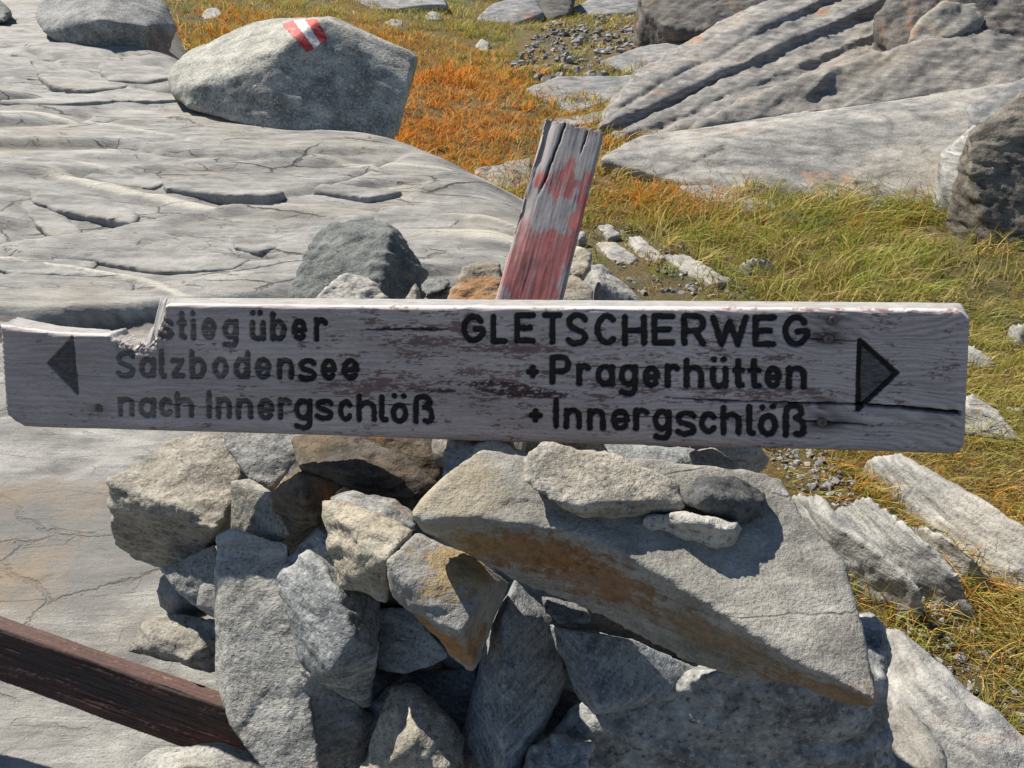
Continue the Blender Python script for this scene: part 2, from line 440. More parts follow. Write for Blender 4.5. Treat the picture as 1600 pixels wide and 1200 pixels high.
# --- the pale ice-smoothed bedrock on the left
def bedrock_mat():
    cracks = []
    t = NT('ice_polished_schist'); tc = t.n.new('ShaderNodeTexCoord').outputs['Object']
    mp = t.n.new('ShaderNodeMapping'); mp.inputs['Rotation'].default_value = (0, 0, .3); mp.inputs['Scale'].default_value = (1, 4.5, 2); t.l(tc, mp.inputs['Vector']); vf = mp.outputs[0]
    big = t.noise(tc, 1.3, 6, .6, .2); mid = t.noise(tc, 7, 7, .66); st = t.noise(vf, 3.2, 8, .66, .5); st2 = t.noise(vf, 16, 6, .65, .3)
    fin = t.noise(tc, 90, 5, .72); sp = t.noise(tc, 330, 3, .7)
    k = t.math('ADD', t.math('MULTIPLY', st, .5), t.math('MULTIPLY', mid, .5))
    c = t.mix(t.rng(k, .40, .60), (.145, .141, .132), (.39, .375, .345))
    c = t.mix(t.rng(big, .50, .66, 0, .6), c, (.38, .33, .25))
    c = t.mix(t.rng(st2, .56, .72, 0, .55), c, (.17, .17, .165))
    c = t.mix(t.rng(st, .60, .70, 0, .6), c, (.52, .50, .45))
    ru = t.noise(tc, 3.1, 6, .7, .4)
    c = t.mix(t.rng(ru, .64, .74, 0, .35), c, (.36, .27, .17))
    li = t.noise(tc, 26, 6, .78)
    c = t.mix(t.math('MULTIPLY', t.rng(li, .57, .66), t.rng(mid, .46, .6, 0, .7)), c, (.13, .13, .125))
    c = t.mix(t.rng(fin, .56, .72, 0, .5), c, (.22, .22, .215))
    c = t.mix(t.rng(sp, .55, .66, 0, .65), c, (.13, .13, .13))
    c = t.mix(t.rng(sp, .44, .33, 0, .3), c, (.52, .51, .48))
    # fine straight striae and hairline joints along the foliation
    mq = t.n.new('ShaderNodeMapping'); mq.inputs['Rotation'].default_value = (0, 0, .28); mq.inputs['Scale'].default_value = (1, 11, 3); t.l(tc, mq.inputs['Vector'])
    sr = t.noise(mq.outputs[0], 7, 7, .72)
    c = t.mix(t.math('MULTIPLY', t.rng(sr, .55, .66, 0, .75), t.rng(big, .35, .6, .5, 1)), c, (.12, .118, .112))
    c = t.mix(t.rng(sr, .42, .33, 0, .4), c, (.56, .55, .52))
    mj = t.n.new('ShaderNodeMapping'); mj.inputs['Rotation'].default_value = (0, 0, .27); mj.inputs['Scale'].default_value = (1, 3.2, 0); t.l(tc, mj.inputs['Vector'])
    wn_ = t.n.new('ShaderNodeTexNoise'); wn_.inputs['Scale'].default_value = 9; wn_.inputs['Detail'].default_value = 6; wn_.inputs['Roughness'].default_value = .7; t.l(tc, wn_.inputs['Vector'])
    for sc_, wd_, am_, th_ in ((1.0, .010, .9, .48), (2.6, .010, .7, .52), (7.0, .014, .35, .54)):
        wv_ = t.n.new('ShaderNodeVectorMath'); wv_.operation = 'SCALE'; wv_.inputs['Scale'].default_value = .13/sc_**.6; t.l(wn_.outputs['Color'], wv_.inputs[0])
        wa = t.n.new('ShaderNodeVectorMath'); wa.operation = 'ADD'; t.l(mj.outputs[0], wa.inputs[0]); t.l(wv_.outputs[0], wa.inputs[1])
        ve = t.voro(wa.outputs[0], sc_, 'DISTANCE_TO_EDGE')
        gate = t.rng(t.noise(tc, 2.2*sc_, 3, .6), th_, th_+.06)
        lm = t.math('MULTIPLY', t.math('MULTIPLY', t.rng(ve, wd_, wd_*.2, 0, am_), gate), t.attr('farness', 'Fac'))
        c = t.mix(lm, c, (.055, .05, .042)); cracks.append(lm)
    c = t.mix(t.math('MULTIPLY', t.attr('vein', 'Fac'), t.rng(fin, .3, .6, .9, .45)), c, (.60, .56, .46))
    tone = t.attr('tone_patch', 'Fac')
    c = t.mix(t.math('MULTIPLY', tone, t.rng(mid, .3, .55, .6, 1)), c, t.mix(t.rng(ru, .5, .62), (.165, .158, .146), (.25, .19, .12)))
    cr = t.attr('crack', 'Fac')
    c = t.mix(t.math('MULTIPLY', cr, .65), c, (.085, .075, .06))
    t.l(c, t.b.inputs['Base Color']); t.b.inputs['Roughness'].default_value = .72
    t.b.inputs['Specular IOR Level'].default_value = .35
    b1 = t.bump(st2, .3, .015); b2 = t.bump(mid, .2, .015, b1); b3 = t.bump(fin, .5, .005, b2)
    b3 = t.bump(sr, .28, .006, b3)
    b3 = t.bump(t.math('SUBTRACT', 1.0, t.math('MAXIMUM', cracks[0], t.math('MAXIMUM', cracks[1], cracks[2]))), .8, .02, b3)
    t.l(t.bump(sp, .9, .0022, b3), t.b.inputs['Normal'])
    return t.m
NR, NC = 640, 350
bx_, by_ = fan(.22, 10.0, NR, -.92, .50, NC, .55)
bz = bedrock_z(bx_, by_).reshape(NR, NC)
for k in range(2):
    b2 = bz.copy(); b2[1:-1, 1:-1] = bz[1:-1, 1:-1]*.4+.15*(bz[:-2, 1:-1]+bz[2:, 1:-1]+bz[1:-1, :-2]+bz[1:-1, 2:]); bz = b2
bz = bz.reshape(-1)
me = mesh_np('bedrock', xy0(bx_, by_, bz), grid_faces(NR, NC))
# hollows in the surface get a darker colour
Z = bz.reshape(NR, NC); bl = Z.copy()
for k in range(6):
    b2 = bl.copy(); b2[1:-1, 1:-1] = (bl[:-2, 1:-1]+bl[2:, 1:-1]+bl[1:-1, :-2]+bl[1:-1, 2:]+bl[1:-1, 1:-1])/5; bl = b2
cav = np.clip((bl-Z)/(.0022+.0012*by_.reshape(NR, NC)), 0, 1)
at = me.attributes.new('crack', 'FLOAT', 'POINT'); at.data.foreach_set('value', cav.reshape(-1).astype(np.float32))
wl_ = bedrock_wl(bx_, by_); vn_ = np.zeros(len(bx_))
for vy, wd_ in VEINS: vn_ = np.maximum(vn_, sstep(wd_*1.2, wd_*.7, np.abs(wl_-vy))*sstep(-.25, .1, pn(xy0(bx_, by_)*np.array([1.1, 2, 1]), 71)))
at = me.attributes.new('vein', 'FLOAT', 'POINT'); at.data.foreach_set('value', vn_.astype(np.float32))
at = me.attributes.new('farness', 'FLOAT', 'POINT'); at.data.foreach_set('value', (.24+.76*sstep(1.5, 2.6, by_)).astype(np.float32))
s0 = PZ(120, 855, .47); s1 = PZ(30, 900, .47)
ee = np.hypot((bx_-s0[0])/.30, (by_-s0[1])/.22) + .25*fbm(xy0(bx_, by_)*4, 3, seed=140)  # darker brown patch with a ragged edge in the near-left bedrock colour
at = me.attributes.new('tone_patch', 'FLOAT', 'POINT'); at.data.foreach_set('value', (.85*sstep(1.05, .72, ee)).astype(np.float32))
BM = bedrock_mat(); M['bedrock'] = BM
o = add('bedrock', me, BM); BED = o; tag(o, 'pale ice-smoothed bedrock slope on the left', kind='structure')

# --- broken sheets still standing on the bedrock: each a thin plate with a sharp broken front
rs = np.random.RandomState(23)
def hit_bed(px, py):
    r = RAY(px, py); t = np.linspace(.5, 9, 1500); q_ = CAM+r*t[:, None]; g = bedrock_z(q_[:, 0], q_[:, 1], False)
    k = int(np.argmax(q_[:, 2] < g)); return q_[k]
sheets = [(360,300,.62,.26,.035),(330,322,.80,.12,.024),(120,318,.75,.30,.028),(90,352,.95,.16,.026),(220,395,.70,.24,.026),(70,420,.50,.20,.030),(470,262,.75,.30,.022),(560,300,.60,.22,.020),(330,250,.90,.30,.026),(150,240,1.1,.32,.024),(60,285,.7,.2,.02),(250,440,.42,.16,.022),(410,380,.50,.17,.020),(420,425,.36,.13,.018),(650,345,.50,.20,.022),(600,335,.38,.15,.018),(720,390,.40,.16,.018),(480,335,.45,.16,.016),(200,278,.8,.22,.02),(30,210,1.2,.35,.03),(330,215,1.1,.3,.024),(160,455,.4,.14,.016),(20,470,.5,.18,.022),(540,265,.6,.2,.016),(290,352,.5,.16,.016),
  (60,160,1.6,.45,.06),(190,150,1.4,.4,.05),(120,128,1.7,.45,.07),(40,110,1.5,.4,.06),(210,118,1.2,.4,.05)]
for px, py, ln_, dp_, tk_ in sheets:
    if rs.rand() < .42 and py > 170: continue
    tk_ *= .35+.5*rs.rand(); ln_ *= .55+.6*rs.rand(); dp_ *= .7+.9*rs.rand()
    c0 = hit_bed(px, py); a0 = -.24+rs.normal()*.2; ca, sa = math.cos(a0), math.sin(a0)
    n_ = rs.randint(6, 11); out = []
    for k in range(n_):
        an = 2*math.pi*(k+.7*rs.rand())/n_; rr = .6+.5*rs.rand()
        u_, v_ = math.cos(an)*ln_/2*rr, math.sin(an)*dp_/2*rr
        X_, Y_ = c0[0]+u_*ca-v_*sa, c0[1]+u_*sa+v_*ca
        fr_ = .5-.5*math.sin(an)                    # 1 at the broken front, 0 where it runs into the slope behind
        zb = float(bedrock_z(np.array([X_]), np.array([Y_]), False)[0])
        out += [np.array([X_, Y_, zb+.004+tk_*fr_]), np.array([X_, Y_, zb-.09])]
    st_o = stone('rock_sheet', None, [out], 'bedrock', cat=None, vox=max(.007, .0042*c0[1]), smooth=0, lam=.02, samp=.004, macro=.5, chip=.7, rough=1.0, strata=(0, -.1, 1))
    st_o.parent = BED
# ================================================================== SIGN BOARD
bL = (P(0, 465, .985-.020) + P(0, 664, .985+.020))/2
bR = (P(1508, 477, .835-.020) + P(1508, 711, .835+.020))/2
BU = bR-bL; BU /= np.linalg.norm(BU)
_t = (P(756, 470, .906-.020) - P(756, 690, .906+.020)); BV = _t-BU*(_t@BU); BV /= np.linalg.norm(BV)
BN = np.cross(BU, BV)                 # towards the viewer
BO = bL
def B2(px, py):
    r = RAY(px, py); t = ((BO-CAM)@BN)/(r@BN); q = CAM+r*t-BO
    return np.array([q@BU, q@BV])
TH = .042                             # board thickness
def B2o(px, py, off):
    r = RAY(px, py); t = ((BO-CAM)@BN-off)/(r@BN); q = CAM+r*t-BO
    return np.array([q@BU, q@BV])
def B2s(l): return np.array([B2(x, y) for x, y in l])
PXM = np.linalg.norm(B2(810, 580)-B2(800, 580))/10     # metres per photo pixel on the board
front_top = B2s([(-6,507),(0,509),(43,514),(85,520),(140,522),(168,523),(174,529),(182,534),(190,533),(200,541),(207,545),(216,537),(228,538),(238,531),(243,526),(244,513),(250,511),(251,497),(254,489),(256,478),(262,475),(520,478),(800,479.5),(1100,481),(1400,483.5),(1499,484),(1504,486),(1512,493),(1524,505)])
back_top = np.array([B2o(x, y, TH) for x, y in [(-6,495),(0,494),(15,492),(45,499),(95,509),(140,513),(172,515),(176,517),(190,513.5),(198,512),(201,519),(208,524),(220,528),(234,528),(240,522),(243,505),(247,500),(249,480),(251,466),(256,465),(520,466),(800,468),(1100,470),(1400,472),(1499,473),(1506,476),(1514,485),(1524,498)]])
bot = B2s([(-6,625),(3,640),(12,650),(22,659),(36,667),(60,668.5),(250,674),(500,681),(800,692),(1100,699),(1300,704),(1484,710),(1496,708),(1505,700),(1512,690),(1524,672)])
lef = B2s([(18,700),(9,648),(5,610),(0,560),(-5,509),(-7,480)]); rig = B2s([(1505,715),(1508,690),(1512,620),(1517,540),(1519,495),(1520,470)])
def ip(tab, x): o_ = np.argsort(tab[:, 0]); return np.interp(x, tab[o_, 0], tab[o_, 1])
NS, NTT = 1040, 152
S, T = np.meshgrid(np.linspace(0, 1, NS), np.linspace(0, 1, NTT), indexing='ij')
vm = np.linspace(0, 1, NTT)
def edge_u(tab, v): o_ = np.argsort(tab[:, 1]); return np.interp(v, tab[o_, 1], tab[o_, 0])
v0, v1 = B2(750, 690)[1], B2(750, 470)[1]
U = edge_u(lef, v0+(v1-v0)*T) + (edge_u(rig, v0+(v1-v0)*T)-edge_u(lef, v0+(v1-v0)*T))*S
VB = ip(bot, U); VT = ip(front_top, U)
jag = .0022*pn(np.stack([U[:, 0]*900, U[:, 0]*0, U[:, 0]*0], 1), 5)*np.interp(U[:, 0], [B2(165,520)[0], B2(175,520)[0], B2(250,500)[0], B2(262,500)[0]], [.2, 1.3, 1.3, .07])
V = VB + (VT+jag[:, None]-VB)*T

# --- lettering: routed strokes
def cat(ps, n=7):
    ps = np.array(ps, float); ext = np.vstack([2*ps[0]-ps[1], ps, 2*ps[-1]-ps[-2]]); o_ = []
    for i in range(1, len(ext)-2):
        a, b, c, d = ext[i-1], ext[i], ext[i+1], ext[i+2]
        for t in np.linspace(0, 1, n, endpoint=False):
            o_.append(.5*((2*b)+(-a+c)*t+(2*a-5*b+4*c-d)*t*t+(-a+3*b-3*c+d)*t**3))
    o_.append(ext[-2]); return np.array(o_)
def arc(cx, cy, rx, ry, a0, a1, n=26):
    a = np.radians(np.linspace(a0, a1, n)); return np.stack([cx+rx*np.cos(a), cy+ry*np.sin(a)], 1)
def ln(*p): return np.array(p, float)
SS = [(.97,.86),(.78,.98),(.45,1.0),(.14,.92),(.04,.74),(.18,.58),(.5,.49),(.84,.39),(.98,.22),(.84,.05),(.5,0),(.2,.02),(0,.12)]
GL = {
 's': [cat(SS)], 'S': [cat(SS)],
 't': [ln((.45,1),(.45,.15)), cat([(.45,.2),(.55,.04),(1,.03)]), ln((0,.62),(1,.62))],
 'i': [ln((.5,1),(.5,0))], 'l': [cat([(.1,1),(.1,.5),(.15,.12),(.5,0),(1,.0)])], 'I': [ln((.5,1),(.5,0))],
 'e': [np.vstack([ln((.08,.47),(.95,.47)), arc(.5,.5,.5,.5,0,318)])],
 'g': [arc(.5,.68,.5,.32,0,360), np.vstack([ln((1,1),(1,.2)), cat([(1,.2),(.85,.04),(.5,.0),(0,.06)])])],
 'u': [cat([(0,1),(0,.5),(.04,.18),(.35,0),(.7,.03),(1,.2)]), ln((1,1),(1,0))],
 'b': [ln((0,1),(0,0)), arc(.5,.35,.5,.35,0,360)], 'd': [ln((1,1),(1,0)), arc(.5,.36,.5,.36,0,360)],
 'r': [ln((0,1),(0,0)), cat([(0,.72),(.3,.93),(.65,.98),(1,.86)])],
 'a': [arc(.5,.5,.5,.5,0,360), ln((1,1),(1,0))],
 'z': [ln((0,.97),(.95,.97),(.05,.03),(1,.03))], 'o': [arc(.5,.5,.5,.5,0,360)],
 'n': [ln((0,1),(0,0)), cat([(0,.72),(.25,.95),(.6,1),(.92,.85),(1,.55),(1,0)])],
 'h': [ln((0,1),(0,0)), cat([(0,.5),(.25,.68),(.6,.72),(.92,.6),(1,.38),(1,0)])],
 'c': [np.vstack([arc(.55,.5,.55,.5,40,320)])],
 'ß': [np.vstack([ln((0,0),(0,.75)), cat([(0,.75),(.1,.93),(.45,1),(.8,.9),(.85,.72),(.55,.58)]), cat([(.55,.58),(.85,.5),(1,.3),(.95,.08),(.75,.0),(.6,.04)])])],
 'G': [np.vstack([arc(.5,.5,.5,.5,38,330), ln((1,.3),(1,.48),(.58,.48))])],
 'L': [ln((0,1),(0,0),(1,0))], 'E': [ln((1,1),(0,1),(0,0),(1,0)), ln((0,.5),(.8,.5))],
 'T': [ln((0,1),(1,1)), ln((.5,1),(.5,0))], 'C': [arc(.55,.5,.55,.5,48,312)],
 'H': [ln((0,1),(0,0)), ln((1,1),(1,0)), ln((0,.48),(1,.48))],
 'R': [np.vstack([ln((0,0),(0,1),(.6,1)), arc(.6,.73,.4,.27,90,-90), ln((0,.46))]), ln((.55,.46),(1,0))],
 'W': [ln((0,1),(.25,0),(.5,.85),(.75,0),(1,1))],
 'P': [np.vstack([ln((0,0),(0,1),(.6,1)), arc(.6,.72,.4,.28,90,-90), ln((0,.44))])],
 '+': [ln((0,.5),(1,.5)), ln((.5,0),(.5,1))],
}
# (glyph, ink box x0,x1,top,bottom in the measuring crop, crop x offset, extra dots)
K = 360/1600
def bxs(ox, rows): return [(g, ox+a*K, ox+b*K, 450+c*K, 450+d*K, [(ox+x*K, 450+y*K) for x, y in dots]) for g, a, b, c, d, dots in rows]
LET = bxs(0, [('s',1088,1212,212,362,[]),('t',1222,1303,155,365,[]),('i',1316,1367,212,366,[(1337,176)]),('e',1395,1507,205,362,[]),
  ('S',800,945,430,632,[]),('a',960,1087,475,628,[]),('l',1096,1162,420,632,[]),('z',1178,1288,480,632,[]),('b',1310,1436,425,637,[]),('o',1470,1590,475,632,[]),
  ('n',813,937,750,897,[]),('a',957,1087,755,905,[]),('c',1098,1202,755,898,[]),('h',1210,1350,715,906,[]),('I',1424,1477,710,912,[]),('n',1495,1612,752,914,[])])
LET += bxs(340, [('g',28,147,212,422,[]),('u',218,337,220,372,[(241,173),(293,173)]),('b',360,482,160,373,[]),('e',510,623,208,372,[]),('r',664,770,200,376,[]),
  ('d',105,228,433,637,[]),('e',253,376,477,641,[]),('n',407,531,483,642,[]),('s',553,692,485,656,[]),('e',710,830,485,647,[]),('e',857,987,485,647,[]),
  ('n',122,250,762,917,[]),('e',273,397,762,926,[]),('r',413,517,756,922,[]),('g',526,661,762,992,[]),('s',670,810,765,927,[]),('c',831,940,770,931,[]),('h',960,1107,730,936,[]),('l',1114,1190,735,936,[]),('o',1198,1326,792,947,[(1227,750),(1291,750)]),('ß',1355,1507,733,951,[])])
LET += bxs(690, [('G',133,307,177,387,[]),('L',337,460,180,391,[]),('E',502,657,169,387,[]),('T',698,840,167,396,[]),('S',858,1020,170,406,[]),('C',1062,1222,174,401,[]),('H',1252,1427,180,406,[]),
  ('+',585,677,534,632,[]),('P',748,902,461,676,[]),('r',934,1037,520,687,[]),('a',1066,1207,526,687,[]),('g',1228,1366,526,756,[]),
  ('+',599,705,831,939,[]),('I',767,822,761,981,[]),('n',846,976,831,986,[]),('n',1007,1142,835,996,[]),('e',1173,1310,835,996,[]),('r',1329,1447,828,999,[])])
LET += bxs(1000, [('E',79,247,174,401,[]),('R',286,461,174,406,[]),('W',489,757,185,411,[]),('E',782,950,183,411,[]),('G',991,1182,182,412,[]),
  ('e',18,141,535,697,[]),('r',171,281,520,699,[]),('h',302,447,484,701,[]),('u',486,617,542,701,[(514,497),(580,497)]),('t',640,730,484,703,[]),('t',748,845,484,706,[]),('e',864,987,538,702,[]),('n',1014,1160,538,709,[]),
  ('g',86,221,840,1064,[]),('s',242,397,850,1036,[]),('c',409,537,855,1017,[]),('h',559,707,811,1027,[]),('l',734,810,805,1031,[]),('o',819,962,866,1037,[(851,830),(925,825)]),('ß',992,1157,797,1043,[])])
def seg_d(X, Y, pl):
    D = np.full(X.shape, 9.0)
    if len(pl) == 1: return np.hypot(X-pl[0, 0], Y-pl[0, 1])
    for a, b in zip(pl[:-1], pl[1:]):
        d = b-a; L2 = d@d+1e-12
        t = np.clip(((X-a[0])*d[0]+(Y-a[1])*d[1])/L2, 0, 1)
        np.minimum(D, np.hypot(X-a[0]-t*d[0], Y-a[1]-t*d[1]), out=D)
    return D
RS = 4.9*PXM
DG = np.full(U.shape, 9.0)            # distance to the nearest stroke
ARW = np.full(U.shape, 9.0)
spec = []
def win(pl, m):
    u0, u1 = pl[:, 0].min()-m, pl[:, 0].max()+m; a0, a1 = pl[:, 1].min()-m, pl[:, 1].max()+m
    i = np.where((U[:, NTT//2] > u0-.006) & (U[:, NTT//2] < u1+.006))[0]
    sub = V[i[0]:i[-1]+1]; j = np.where((sub.max(0) > a0) & (sub.min(0) < a1))[0]
    return slice(i[0], i[-1]+1), slice(j[0], j[-1]+1)
for g, x0, x1, yt, yb, dots in LET:
    r = 4.9
    st_ = []
    for pl in GL[g]:
        xx = x0+r+(x1-x0-2*r)*pl[:, 0]; yy = yb-r-(yb-yt-2*r)*pl[:, 1]
        st_.append(B2s(list(zip(xx, yy))))
    for dx, dy in dots: st_.append(B2s([(dx, dy)]))
    allp = np.vstack(st_); wi, wj = win(allp, .012)
    D = np.full(U[wi, wj].shape, 9.0)
    wob = .0006*pn(np.stack([U[wi, wj].ravel()*170, V[wi, wj].ravel()*170, 0*V[wi, wj].ravel()], 1), 3).reshape(D.shape)
    for pl in st_: np.minimum(D, seg_d(U[wi, wj], V[wi, wj], pl), out=D)
    D = D+wob
    DG[wi, wj] = np.minimum(DG[wi, wj], D); spec.append(('letter', wi, wj, D))
arrR = B2s([(1343.5,532),(1401,583),(1340.5,640),(1343.5,532)]); arrL = B2s([(113,527),(75,567),(121,615),(113,527)])
def inside(X, Y, tri):
    a, b, c = tri[:3]; cr = lambda p, q: (q[0]-p[0])*(Y-p[1])-(q[1]-p[1])*(X-p[0])
    s1, s2, s3 = cr(a, b), cr(b, c), cr(c, a)
    return ((s1 < 0) & (s2 < 0) & (s3 < 0)) | ((s1 > 0) & (s2 > 0) & (s3 > 0))
FILL = np.zeros(U.shape)
for tri in (arrR, arrL):
    wi, wj = win(tri, .012)
    D = seg_d(U[wi, wj], V[wi, wj], tri); ins = inside(U[wi, wj], V[wi, wj], tri)
    Dk = D*1.25 if tri is arrR else D*1.9
    DG[wi, wj] = np.minimum(DG[wi, wj], Dk)
    FILL[wi, wj] = np.maximum(FILL[wi, wj], ins)
    spec.append(('arrow', wi, wj, np.where(ins, 0, Dk)))
# --- relief and colour of the board
uf, vf_ = U.ravel(), V.ravel()
p3 = lambda a, b, c=0: np.stack([uf*a, vf_*b, np.full_like(uf, c)], 1)
warp = .020*fbm(p3(3.2, 9), 3, seed=12) + .004*fbm(p3(14, 40), 2, seed=14) + .012*np.sin(uf*5.5+1)
cath = (vf_+warp*(.6+1.2*sstep(.45, 1.0, uf)))/.0074
ring = .5+.5*np.sin(2*np.pi*cath + 1.5*pn(p3(6, 60), 4))
fibre = fbm(p3(22, 950), 4, .6, seed=2); fibre2 = fbm(p3(60, 2200), 2, .6, seed=9)
d2 = DG.ravel(); fl = FILL.ravel()
groove = np.sqrt(np.clip(1-(d2/RS)**2, 0, 1))
dep = groove*.0036 + fl*.0016
hgt = .0007*ring**2 + .00035*fibre - dep
black = sstep(RS*1.10, RS*.86, d2 + .0005*fbm(p3(260, 260), 2, seed=44))
crk = np.zeros(uf.shape)
def crack(pts, wd, dp, a=None):
    global hgt, crk
    t = B2s(pts); y_ = np.interp(uf, t[:, 0], t[:, 1]) + .0007*pn(p3(55, 0), 61+len(pts)) + .0003*pn(p3(240, 0), 66)
    k = np.interp(uf, t[:, 0], np.array(wd)*1.0, left=0, right=0)
    m = sstep(1.0, .55, np.abs(vf_-y_)/np.maximum(k, 1e-6))*(k > 0)
    hgt = hgt - m*dp; crk = np.maximum(crk, m)
crack([(1040,621),(1130,626),(1230,629),(1290,630),(1345,632),(1420,638),(1503,646)], [.0004,.0009,.0012,.0013,.0018,.0026,.0030], .012)
crack([(1262,529),(1290,531),(1338,533)], [.0007,.001,.0006], .003)
crack([(1258,658),(1300,660),(1345,663),(1366,666)], [.0008,.0011,.0008,.0002], .004)
crack([(890,569),(940,573),(1100,576),(1180,577),(1260,590)], [.0004,.0006,.0006,.0008,.0002], .002)
crack([(870,640),(950,648),(1040,653),(1150,652),(1180,651)], [.0003,.0007,.0007,.0006,.0002], .002)
crack([(200,627),(330,637),(470,632),(560,634),(690,629)], [.0003,.0006,.0006,.0007,.0002], .002)
crack([(380,588),(520,586),(600,585)], [.0002,.0006,.0002], .0015)
crack([(560,516),(620,514),(700,514)], [.0003,.0012,.0003], .002)
n_big = fbm(p3(7, 20), 4, .55, seed=70); n_pat = fbm(p3(26, 120), 4, .6, seed=73); n_sm = fbm(p3(110, 420), 3, .65, seed=78)
lum = .455 + .09*n_big + (.05+.09*sstep(.5, .95, uf))*(ring-.5) + .075*fibre + .03*fibre2
base = np.stack([lum*1.07, lum*.935, lum*.895], 1)
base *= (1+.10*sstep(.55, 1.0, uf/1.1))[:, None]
def gb(px, py, ru, rv):
    q = B2(px, py); return np.exp(-(((uf-q[0])/ru)**2+((vf_-q[1])/rv)**2))
redw = (.30*gb(620,600,.09,.015)+.34*gb(560,610,.05,.010)+.25*gb(690,520,.09,.02)+.2*gb(760,560,.12,.03)+.22*gb(1290,490,.10,.012)+.25*gb(1130,615,.05,.008)+.25*gb(1250,620,.05,.008)+.16*gb(900,600,.3,.05)
        +.22*gb(660,490,.1,.012)+.15*gb(1120,560,.2,.05)-.10*gb(120,560,.16,.09))
red = sstep(.62, .82, .30+.42*n_pat+.36*n_sm+redw)
patch = np.zeros(uf.shape)
def blotch(top, bt):
    global patch
    a, b = B2s(top), B2s(bt); ja = .0016*fbm(p3(70, 0), 3, seed=81); jb = .0016*fbm(p3(60, 0), 3, seed=85)
    yt_ = np.interp(uf, a[:, 0], a[:, 1], left=-9, right=-9)+ja; yb_ = np.interp(uf, b[:, 0], b[:, 1], left=9, right=9)+jb
    patch = np.maximum(patch, sstep(-.0004, .0008, np.minimum(yt_-vf_, vf_-yb_)))
blotch([(690,593),(725,596),(765,594),(815,600),(860,607),(905,618)], [(690,594),(722,604),(760,613),(800,621),(860,624),(905,619)])
blotch([(565,514.5),(620,509),(650,508),(700,513)], [(565,515.5),(600,518),(650,519),(700,514.5)])
blotch([(600,603),(640,607),(700,606),(720,612)], [(600,604),(640,610),(690,613),(720,613)])
pcol = np.array([.065, .034, .033])
rc = np.array([.135, .062, .056])
c_ = base*(1-red[:, None]*.75) + rc*red[:, None]*.75
pk = patch*sstep(-.45, -.1, n_sm+.4*n_pat)
c_ = c_*(1-pk[:, None]*.92) + pcol*pk[:, None]*.92
# iron stains round the screws
SCR = [(1300.5,501),(1294,529),(1284,660),(154,638)]
HOL = [(1292,628.5),(1179,576)]
for (sx, sy), (ru, rv, am) in zip(SCR+HOL, [(.020,.008,.85),(.020,.008,.8),(.028,.010,.9),(.016,.007,.35),(.012,.006,.6),(.014,.006,.5)]):
    k = np.clip(gb(sx, sy, ru, rv)*am*(1+.6*n_pat), 0, .9); c_ = c_*(1-k[:, None]) + np.array([.022, .019, .018])*k[:, None]
    hgt = hgt - .0012*gb(sx, sy, .006, .006)
c_ = c_*(1-.55*(crk*sstep(.3, .8, crk))[:, None])*1.0
c_ = c_*(1-.9*crk[:, None]) + np.array([.02, .016, .012])*(.9*crk[:, None])
# darker towards the lower edge
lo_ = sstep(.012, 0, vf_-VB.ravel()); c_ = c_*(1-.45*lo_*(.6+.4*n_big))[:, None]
fade = np.interp(uf, [B2(150,560)[0], B2(330,560)[0], B2(480,560)[0]], [.62, .74, 1.0])*(1-.0*uf)
letc = np.array([.011, .0105, .0115]); 
worn = np.clip(fade - .25*sstep(.1, .6, fibre)*(fade < .95), 0, 1)
bl_ = (black*worn*.97)[:, None]
c_ = c_*(1-bl_) + letc*bl_
fb = (fl*(1-black)*(.86+.1*n_sm))[:, None]
c_ = c_*(1-fb) + np.array([.040, .041, .048])*fb
# splintered break: raw wood
xb0, xb1 = B2(176, 520)[0], B2(262, 520)[0]
brk = sstep(.014, .002, VT.ravel()-vf_)*(uf > xb0)*(uf < xb1)
hgt = hgt - brk*.004*(1+pn(p3(420, 300), 91)) 
bw = (brk*sstep(-.2, .3, pn(p3(300, 500), 95)))[:, None]; c_ = c_*(1-bw*.8)+np.array([.40, .36, .31])*bw*.8
rim = sstep(.0032, .0, VT.ravel()-vf_); c_ = c_*(1+.8*rim[:, None])  # lit strip along the worn top rim, brightened in the colour itself
c_ = np.clip(c_, .006, .8)
# front rounds over towards its rim
ed = np.minimum(np.minimum(VT.ravel()-vf_, vf_-VB.ravel()), np.minimum((U-U[:1]).ravel(), (U[-1:]-U).ravel()))
hgt = hgt - .004*np.clip(1-ed/.0045, 0, 1)**2
front = BO + np.outer(uf, BU) + np.outer(vf_, BV) + np.outer(hgt, BN)
ub = U[:, NTT//2]
def backpts(frac_v, depth, topjit):
    vb, vt = ip(bot, ub)+.0015, ip(back_top, ub)+jag
    vv = vb+(vt-vb)*frac_v
    return BO + np.outer(ub, BU) + np.outer(vv, BV) - depth*BN
def topstrip(fr):
    a, b = ip(front_top, U[:, -1])+jag, ip(back_top, ub)+jag
    return BO + np.outer(U[:, -1]*(1-fr)+ub*fr, BU) + np.outer(a+(b-a)*fr + .0016*pn(np.stack([ub*60, ub*0+fr*9, ub*0], 1), 7)*min(1, 4*fr*(1-fr)), BV) - (.004+(TH-.004)*fr)*BN
rings = [front.reshape(NS, NTT, 3)]
for fr in (.12, .28, .46, .64, .82, .97): rings.append(topstrip(fr)[:, None, :])
for fv in (.97, .75, .5, .25, .02): rings.append(backpts(fv, TH, 0)[:, None, :])
vbm = BO + np.outer(ub, BU) + np.outer(ip(bot, ub), BV)
for dd in (.8, .5, .2): rings.append((vbm - TH*dd*BN)[:, None, :])
R3 = np.concatenate(rings, 1); nring = R3.shape[1]
idx = np.arange(NS*nring).reshape(NS, nring)
nx = np.roll(idx, -1, 1)
fq = np.stack([idx[:-1], idx[1:], nx[1:], nx[:-1]], -1).reshape(-1, 4)
